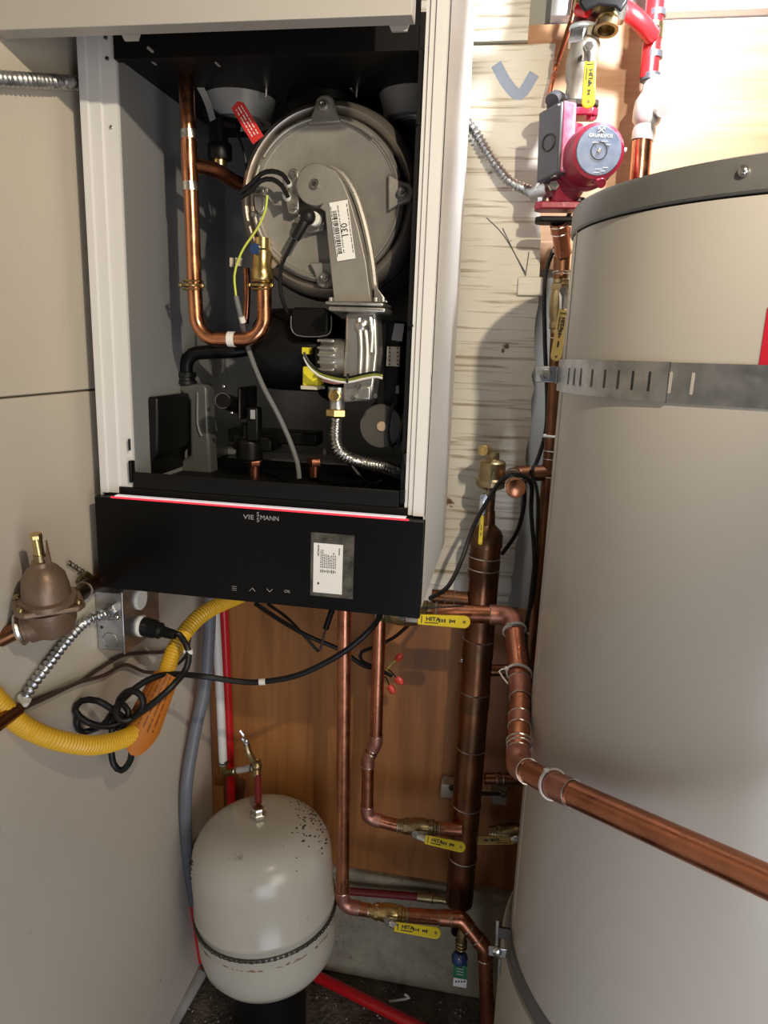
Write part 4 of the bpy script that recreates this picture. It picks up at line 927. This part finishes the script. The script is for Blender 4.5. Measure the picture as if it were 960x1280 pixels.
MB().torus(P(26, 786, VY-.015), (P(58, 775, VY)-P(18, 786, VY-.015)), .0165, .004, 24, 8).build('sealant_ring', SOLDER, prv)
MB().lathe([(.0105, 0), (.0075, .002), (.0070, .010)], bc+ax*.052, ax, 16).build('locknut', BRASSD, prv)
MB().cyl(bc+ax*.055, bc+ax*.085, .0058, 12).hexa(bc+ax*.084, ax, .0065, .008).build('adjusting_screw', BRASS, prv)
MB().prism([(0, 0), (.003, .0), (.004, .020), (.012, -.03), (.014, -.036), (.008, -.03)], bc+ax*.060+V((.007, 0, 0)), X, Z, .003).build('metal_flag', BRONZE, prv)
copper_run('copper_pipe', [P(-40, 818, VY-.04), P(24, 786, VY-.012)], .0105, 'dark copper inlet pipe entering the bronze valve from the left', m=COPPERD)
copper_run('copper_pipe', [P(84, 754, VY+.03), PX(112, 733, -.553), PX(165, 697, -.553)], .0105, 'dark copper outlet pipe leaving the bronze valve behind the boiler', m=COPPERD, rad=.1)
t = thing('chain', PX(95, 712, WL+.005), 'tiny dark chain and tag hanging by the outlet pipe on the wall', 'chain')
for i in range(8):
    c = PX(87+4*i, 704+2.6*i, WL+.006); MB().torus(c, (X, Y_)[i % 2], .0032, .0009, 12, 5).build('link', CHAINM, t)
MB().tube([PX(98, 724, WL+.010), PX(108, 716, WL+.012), PX(116, 724, WL+.012)], .0028, 6).build('hook', BRASSD, t)
# metal electrical box on the wall, outlet facing the viewer side
eb = thing('electrical_box', PX(140, 815, WL), 'galvanised electrical box with outlet under the left boiler corner', 'electrical box')
e0 = PX(117, 740, WL+.002); ez0, ez1 = PX(122, 812, WL+.002).z, PX(117, 740, WL+.002).z
ey0 = e0.y; bw = .050
bxY = P(155, 770, .80)
# box stands off the wall, its big side facing the viewer
EYf = ey0+.004; ex1 = P(153, 770, EYf).x
MB().span((WL+.001, EYf, ez0), (ex1, EYf+.10, ez1)).build('box', GALV, eb, bevel=.0015)
ec = MB().span((ex1, EYf-.003, ez0-.003), (ex1+.003, EYf+.103, ez1+.003)).build('cover_plate', GALV, eb, bevel=.001)
wz = (ez0+ez1)/2
for dz in (.0215, -.0215):
    MB().lathe([(.0165, 0), (.0165, .003), (.015, .0042), (0, .0045)], V((ex1+.003, EYf+.045, wz+dz)), X, 24).build('receptacle', WHITEPL, ec)
for dz, dx in ((.012, .002), (-.024, .0)): MB().torus(V(((WL+ex1)/2+dx, EYf-.0005, wz+dz*1.2)), Y_, .0115, .0006, 24, 5).build('knockout', GALV, eb)
MB().disc(V(((WL+ex1)/2-.012, EYf-.0005, wz-.010)), Y_, .0024, .002).build('screw_hole', INK, eb)
kc = V(((WL+ex1)/2+.004, EYf-.002, wz+.018))
MB().hexa(kc, Y_, .011, .006).cyl(kc, kc-Y_*.018, .0085, 14).build('conduit_connector', GALV, eb)
MB().sph(kc+V((.014, -.006, -.006)), .004).build('connector_screw', STEEL, eb)
cpts = [kc-Y_*.012, PW(108, 776, EYf-.03), PW(88, 795, EYf-.05), PW(62, 828, EYf-.09), PW(42, 854, EYf-.12), PW(28, 876, EYf-.14)]
t = flex('flexible_conduit', cpts, .0062, 'silver flexible conduit dropping from the electrical box', rib=.0085, amp=.0017, m=GALV)
MB().cyl(cpts[-1]+V((.003, 0, .004)), cpts[-1]-V((.002, 0, .004)), .0085, 14).build('white_bushing', WHITEPL, t)
# brown twin wires
for k, pts in enumerate((((0, 896), (30, 880), (60, 868), (98, 853), (120, 838), (152, 820), (180, 816), (210, 813), (236, 790), (262, 758)),
                         ((0, 905), (28, 886), (60, 871), (96, 854), (130, 844), (156, 831), (182, 840), (208, 838), (232, 820), (240, 790), (262, 755)))):
    tag(MB().tube([PX(x, y, WL+.005+.0065*k) for x, y in pts], .0029, 8).build('brown_cable', BROWNW), ('upper' if k == 0 else 'lower')+' of two brown cables crossing under the electrical box', 'cable')
# brown pipe stub at the far left
copper_run('copper_pipe', [PW(-30, 925, .70, .012), PW(22, 886, .76, .012)], .009, 'brown pipe end at the left frame edge under the conduit', m=COPPERD)
# yellow gas hose and its orange tag
cs = [(-30, 845, .66), (0, 880, .68), (30, 908, .70), (75, 926, .73), (125, 931, .78), (170, 915, .85), (190, 885, .893), (205, 848, .922), (218, 812, .948), (238, 782, .98), (262, 762, 1.02), (300, 745, 1.10)]
t = thing('gas_hose', P(125, 931, .78), 'yellow corrugated gas hose sagging from the boiler to the left edge', 'hose')
MB().tube([P(x, y, Yd) for x, y, Yd in cs], .0125, 16, rib=.0046, amp=.0006).build('jacket', CSST, t)
tg = thing('orange_tag', P(190, 945, .88), 'curled orange warning tag wrapped over the yellow gas hose', 'tag')
def curl(Yoff, m, name, parent):
    b = bmesh.new(); R = []; d = (P(178, 925, .86)-P(212, 850, .93)).normalized(); c0 = P(207, 846, .925); L = (P(178, 925, .86)-P(206, 846, .925)).length*1.05
    side = d.cross(V((0, -1, 0))).normalized(); nn = side.cross(d)
    s = MB(); R = []
    for i in range(13):
        f = i/12; th = -.2+f*3.3; rr = .019
        off = side*(-rr*math.cos(th))+nn*(rr*math.sin(th))
        Ls = L*(.80+.45*math.sin(PI*min(1, f*1.3)))
        R.append([c0+off, c0+off*1.35+d*Ls, c0+off*1.39+d*Ls, c0+off*1.04])
    s.rings(R, True); return s.build(name, m, parent)
curl(0, ORANGE, 'sheet', tg)
s = MB(); d = (P(178, 925, .86)-P(212, 850, .93)).normalized(); side = d.cross(NY).normalized(); nn = side.cross(d); c0 = P(207, 846, .925); rot = Mx((d, side, nn)).transposed().to_3x3()
for j in range(7):
    th = .55+.3*j; off = side*(-.0202*math.cos(th))+nn*(.0202*math.sin(th))
    k = .006
    while k < .085:
        q = random.uniform(.003, .010); s.box(c0+off*(1+.34*k/.085)+d*k, (q, .0012, .0006), Mx((d, (side*math.sin(th)+nn*math.cos(th)), (side*-math.cos(th)+nn*math.sin(th)))).transposed().to_3x3()); k += q+.002
s.build('small_print', mat('brown_print', (.22, .07, .015), .6), tg)
# black power cord: plug, run, coil
pcn = V((ex1+.006, EYf+.045, wz-.0215))
cord = thing('power_cord', pcn, 'thick black power cord plugged into the wall box and coiled below', 'power cord')
MB().lathe([(.0135, 0), (.0145, .003), (.0145, .020), (.0125, .024), (.0125, .030), (.0085, .034), (.0075, .052), (.006, .056)], pcn, V((1, -.10, -.12)), 20).build('plug', BLACKP, cord)
pe = pcn+V((1, -.10, -.12)).normalized()*.054
def yc(x): return .86+.0008*(x-100)
c1 = [pe, PW(224, 793, .93), PW(235, 812, .92), PW(233, 835, .91), PW(215, 858, .88), PW(190, 880, .86), PW(165, 897, .85), PW(135, 908, .83), PW(108, 902, .82), PW(94, 888, .82), PW(102, 876, .83), PW(122, 876, .83), PW(145, 890, .84), PW(162, 905, .85), PW(165, 925, .85), PW(163, 950, .85), PW(152, 963, .85), PW(142, 955, .85), PW(139, 935, .85), PW(140, 912, .86), PW(146, 890, .86)]
MB().tube(c1, .0047, 10).build('cable', RUBBER, cord)
c2 = [PW(146, 890, .86), PW(150, 873, .85), PW(163, 863, .84), PW(177, 870, .84), PW(178, 885, .84), PW(165, 898, .84), PW(150, 900, .83), PW(145, 887, .83), PW(160, 868, .86), PW(185, 850, .89), PW(212, 843, .92), PW(250, 845, .97), PW(300, 852, .99), PW(330, 852, .995), PW(375, 843, 1.0), PW(425, 818, 1.01), PW(460, 790, 1.03), PW(476, 768, 1.06), PW(480, 745, 1.08)]
MB().tube(c2, .0047, 10).build('cable', RUBBER, cord)
c3 = [PW(98, 892, .83), PW(96, 905, .83), PW(104, 915, .84), PW(130, 905, .845), PW(148, 880, .85), PW(160, 888, .85), PW(158, 902, .84), PW(148, 912, .84), PW(143, 903, .84)]
MB().tube(c3, .0045, 10).build('cable', RUBBER, cord)
MB().cyl(P(236.5, 812, .92), P(237, 817, .92), .0053, 12).cyl(P(230, 814, .918), P(235, 815, .918), .003, 8).build('white_band', WHITEPL, cord)
MB().cyl(P(324, 852.5, .994), P(332, 852, .9955), .0053, 12).build('white_band', WHITEPL, cord)
# grey hose and pipes near the corner
def tb(name, pts, r, m, label, cat='pipe', **k): return tag(MB().tube(pts, r, 16, **k).build(name, m), label, cat)
tb('grey_hose', [P(263, 745, 1.19), P(261, 800, 1.19), P(256, 860, 1.175), P(243, 920, 1.15), P(233, 985, 1.12), P(233, 1050, 1.13), P(238, 1100, 1.15), P(243, 1128, 1.165)], .0115, GREYH, 'grey drain hose bowing down beside the left wall', 'hose')
tb('red_sleeve', [P(242, 1124, 1.163), P(246, 1160, 1.18), P(252, 1200, 1.20)], .0092, REDX, 'red tube continuing the grey hose to the floor', 'tube')
tb('white_pipe', [P(268, 745, 1.225), P(274, 850, 1.225), P(279, 955, 1.225)], .0085, WHITEX, 'white plastic pipe dropping from the boiler to a brass tee')
tb('red_pipe', [P(279, 745, 1.26), P(285, 880, 1.26), P(289, 1010, 1.26)], .0092, REDX, 'red plastic pipe directly behind the white one')
t = thing('tee_fitting', P(300, 965, 1.225), 'brass elbow and white link between white pipe and the tank feed', 'fitting')
MB().tube([P(280, 950, 1.225), P(280, 963, 1.225), P(282, 966, 1.225), P(296, 964, 1.22)], .0075, 12).build('elbow', BRASSD, t)
MB().torus(P(279.5, 953, 1.225), Z, .0088, .0018, 20, 6).build('crimp_ring', INK, t)
MB().torus(P(293, 964, 1.22), X, .0075, .0016, 20, 6).build('crimp_ring', STEEL, t)
MB().cyl(P(298, 963, 1.215), P(316, 959, 1.19), .0065, 14).build('white_link', WHITEX, t)
MB().torus(P(314, 959.5, 1.192), X, .0072, .0014, 20, 6).build('crimp_ring', INK, t)
fd = thing('tank_feed', P(323, 1012, 1.10), 'short red feed tube and small brass cock into the round tank', 'fitting')
MB().cyl(P(321, 950, 1.16), P(321, 972, 1.14), .0085, 14).sph(P(321, 957, 1.15), .0105).tube([P(320, 955, 1.15), P(312, 943, 1.16), P(308, 930, 1.16)], .0065, 10).build('brass_tee', BRASSD, fd)
MB().cyl(P(303, 922, 1.16), P(309, 930, 1.16), .005, 10).sph(P(308, 926, 1.145), .0052).tube([P(305, 920, 1.16), P(300, 913, 1.16)], .003, 6).build('small_cock', STEEL, fd)
MB().cyl(P(322, 970, 1.14), P(323, 1004, 1.105), .0065, 14).build('red_tube', mat('dull_red_pex', (.16, .012, .012), .4), fd)
# floor pipes
t = thing('floor_conduit', PZ(232, 1245, .02), 'white plastic pipe lying along the foot of the left wall', 'pipe')
MB().tube([PZ(185, 1330, .016), PZ(215, 1280, .016), PZ(254, 1212, .016)], .0125, 16).build('pipe', mat('dirty_white_pvc', (.48, .47, .44), .45, 0, (.3, .28, .25), 12, .7), t)
MB().cyl(PZ(250, 1218, .016), PZ(257, 1206, .018), .015, 16).build('coupling', GALV, t)
tb('red_floor_pipe', [PZ(360, 1203, .014), PZ(420, 1232, .014), PZ(480, 1262, .014), PZ(560, 1302, .014)], .0115, REDX, 'bright red plastic pipe lying on the floor right of the tank')
tag(MB().tube([PZ(486, 1252, .008), PZ(500, 1250, .012), PZ(512, 1247, .02), PZ(506, 1243, .022)], .0025, 6).build('cable_tie_offcut', WHITEPL), 'white curled offcut lying by the red floor pipe', 'offcut')

# ------------------------------------------------------------ expansion tank
ec0 = P(330, 1252, 1.10); 
tax = V((-.075, .0, 1)).normalized()
ER = .1300; EL = .375
base = P(333, 1245, 1.10)
et = thing('expansion_tank', V((base.x, 1.10, 0)), 'round cream expansion tank with stained top, standing in the corner', 'tank')
top = P(325, 1022, 1.10)
eo = V((base.x+.009, 1.10, P(332, 1240, 1.10-ER*.5).z+.004))
EL = (top.z-eo.z)/tax.z*1.0
prof = [(.05, 0), (.088, .006), (.112, .018), (.125, .038), (.1295, .062), (ER, .09), (ER, EL*.44), (ER+.0025, EL*.45), (ER+.0025, EL*.475), (ER, EL*.485), (ER, EL*.73)]
prof += [(ER*math.cos(q)**.56, EL*.73+EL*.27*math.sin(q)) for q in [math.radians(w_) for w_ in range(9, 88, 8)]]+[(.012, EL)]
MB().lathe(prof, eo, tax, 64).build('shell', ETAN, et, sharp=60)
MB().lathe([(.0085, 0), (.0085, .022)], eo+tax*EL, tax, 14).build('nipple', BRASSD, et)
MB().hexa(eo+tax*(EL+.006), tax, .015, .008).hexa(eo+tax*(EL+.015), tax, .011, .010).build('nut', STEEL, et)
MB().lathe([(.068, 0), (.070, .01), (.068, eo.z+.004)], V((eo.x, 1.10, 0)), Z, 40).build('base_stand', BLACKP, et)
u_, v_ = ortho(tax); nl = 84; cb_ = eo+tax*EL*.405
s = MB()
ch = MB().torus(cb_, tax, ER+.002, .0028, 72, 6, 1.2).build('chain_band', CHAINM, et)
for i in range(nl):
    a = 2*PI*i/nl; c = cb_+(u_*math.cos(a)+v_*math.sin(a))*(ER+.0035); tt = (-u_*math.sin(a)+v_*math.cos(a)); out_ = (u_*math.cos(a)+v_*math.sin(a))
    s.box(c, (.0068, .003, .0052 if i % 2 else .0066), Mx((tt, out_, tax)).transposed().to_3x3())
s.build('chain_links', CHAINM, ch, bevel=.0012, bseg=1)
# rust line under band: thin uneven stain flakes
s = MB()
for i in range(70):
    a = random.uniform(-PI*.95, PI*.0); d = (X*math.cos(a)+Y_*math.sin(a)); d = (d-tax*d.dot(tax)).normalized()
    tt = tax.cross(d)
    s.box(cb_-tax*(.022+random.gauss(0, .0016))+d*(ER+.00005), (random.uniform(.002, .010), .0004, random.uniform(.0008, .0022)), Mx((tt, d, tax)).transposed().to_3x3())
s.build('rust_marks', RUST, et, kind='stuff')
s = MB()
for i in range(170):
    a, zz = random.choice(((random.gauss(-2.75, .14), EL*random.gauss(.80, .035)), (random.gauss(.5, .45), EL*random.uniform(.93, .985)), (random.gauss(.2, .35), EL*random.uniform(.84, .96)))); k = 0
    while k < len(prof)-2 and prof[k+1][1] < zz: k += 1
    r0, z0 = prof[k]; r1, z1 = prof[k+1]; rr = r0+(r1-r0)*(zz-z0)/(z1-z0)
    d = (X*math.cos(a)+Y_*math.sin(a)); d = (d-tax*d.dot(tax)).normalized()
    s.sph(eo+tax*zz+d*rr, random.uniform(.0008, .0028), (1, 1, .35), 6)
s.build('dirt_specks', mat('dirt', (.03, .022, .015), .7), et, kind='stuff')

# ------------------------------------------------------------ loose wires
blk = lambda name, pts, r, label, m=RUBBER: tag(MB().tube(pts, r, 8).build(name, m), label, 'cable')
blk('black_cable', [P(538, 748, 1.0), P(560, 733, 1.05), P(577, 700, 1.09), P(592, 658, 1.11), P(612, 622, 1.10), P(630, 597, 1.075), P(650, 594, 1.075), P(664, 605, 1.10), P(664, 640, 1.13), P(668, 700, 1.15), P(664, 748, 1.16), P(656, 790, 1.15)], .0036, 'black cable arching from boiler corner over the copper cap')
blk('black_cable', [P(654, 600, 1.11), P(655, 630, 1.14), P(646, 665, 1.18), P(628, 692, 1.22)], .0036, 'short black cable curving down behind the copper cap')
blk('black_cable', [P(714, 262, 1.24), P(698, 300, 1.245), P(682, 345, 1.25), P(681, 420, 1.25), P(684, 500, 1.25), P(682, 540, 1.25), P(672, 575, 1.24), P(664, 590, 1.2)], .0036, 'dark cable running down beside the riser from the pump')
blk('black_cable', [P(664, 590, 1.2), P(672, 620, 1.2), P(671, 680, 1.2), P(668, 740, 1.2), P(657, 790, 1.16), P(666, 870, .99), P(667, 935, .93), P(680, 962, .88), P(720, 985, .80), P(800, 1018, .70)], .0030, 'thin black cable following the forward pipe along the heater')
blk('black_cable', [P(320, 755, 1.1), P(350, 775, 1.16), P(385, 795, 1.2), P(425, 812, 1.22), P(455, 832, 1.22), P(478, 835, 1.22)], .0042, 'black cable sagging behind the copper drops under the boiler')
blk('black_cable', [P(335, 755, 1.15), P(362, 775, 1.2), P(392, 808, 1.22), P(398, 814, 1.22)], .0030, 'short black cable end hanging below the boiler')
blk('black_cable', [P(520, 772, 1.12), P(495, 795, 1.2), P(470, 808, 1.22), P(452, 815, 1.22), P(452, 826, 1.22), P(468, 834, 1.21), P(490, 845, 1.2)], .0034, 'black cable looping behind the second copper drop')
t = thing('hanging_lead', P(401, 812, 1.18), 'brown lead with black plug dangling below the boiler', 'lead')
MB().tube([P(412, 765, 1.18), P(406, 790, 1.18), P(400, 814, 1.18)], .0022, 8).build('lead', BROWNW, t)
MB().cyl(P(415, 762, 1.18), P(407, 786, 1.18), .0055, 10).build('plug', BLACKP, t)
for i, (a, b, c, lb) in enumerate((((483, 838), (497, 824), (505, 814), 'red wire nut uppermost of three under the boiler'), ((483, 836), (496, 848), (507, 858), 'red wire nut lowest right of three under the boiler'), ((481, 846), (487, 858), (494, 868), 'red wire nut lowest left of three under the boiler'))):
    t = thing('wire_nut', P(*c, 1.17), lb, 'wire nut')
    pa, pb, pc_ = P(*a, 1.2), P(*b, 1.18), P(*c, 1.17)
    MB().tube([pa, (pa+pb)/2+Z*.003, pb], .0012, 6).build('wire', YGREEN if i == 0 else RUBBER, t)
    MB().lathe([(.0062, 0), (.0066, .002), (.0066, .008), (.0045, .014), (.002, .016)], pb, (pc_-pb), 8).build('cap', WIRENUT, t)
blk('black_lead', [P(520, 760, 1.03), P(555, 759, 1.045), P(580, 757, 1.05)], .0016, 'thin black lead end lying on the upper copper pipe')
# block on the painted board at the riser, and small board screws
tag(MB().span(P(648, 346, 1.268), P(684, 370, 1.262)).build('wood_block', PAINTED, bevel=.002), 'small white-painted wood block behind the riser above the tan lever', 'block')
for px, py in ((611, 341), (655, 362), (574, 853), (577, 1049)):
    pass
t = thing('board_screw', P(577, 826, WB-.014), 'small steel screw in the plywood left of the header', 'screw')
MB().disc(P(577, 826, WB-.014), Y_, .0035, .003).build('head', STEEL, t)
# pencilled marks on the painted board
s = MB(); ym = WB-.0205
for pts in (((628, 285), (640, 310), (657, 345)), ((608, 272), (630, 295), (658, 343)), ((661, 315), (659, 330), (657, 342))):
    s.tube([P(x, y, ym) for x, y in pts], .0008, 4)
s.build('pencil_marks', mat('pencil', (.12, .12, .14), .7), wb)
s = MB()
for pts in (((620, 80), (634, 105), (650, 118), (668, 92)),):
    s.tube([P(x, y, ym) for x, y in pts], .0085, 6, fl=.05, up=X)
s.build('blue_paint_marks', mat('blue_grey_paint', (.30, .36, .48), .6), wb)

# ------------------------------------------------------------ debris
s = MB(); s2 = MB()
for i in range(900):
    px, py = random.uniform(225, 640), random.uniform(1165, 1290)
    p = PZ(px, py, .001)
    if p.y > WB-.035 or p.x < WL+.01: continue
    e = random.uniform(.0008, .0030)
    b_ = s2 if random.random() < .30 else s
    b_.box(p+Z*e*.4, (e*random.uniform(.7, 2.2), e, e*.7), Mx.Rotation(random.uniform(0, 3), 3, 'Z') @ Mx.Rotation(random.uniform(-.4, .4), 3, 'X'))
tag(s.build('dark_grit', mat('grit', (.05, .04, .03), .7, 0, (.14, .11, .08), 60, .8), kind='stuff'), 'dark grit scattered over the concrete floor', 'grit')
tag(s2.build('pale_chips', mat('chips', (.42, .40, .36), .45), kind='stuff'), 'pale chips scattered over the concrete floor', 'debris')
for o in bpy.data.objects:
    if '_w' in o: del o['_w']
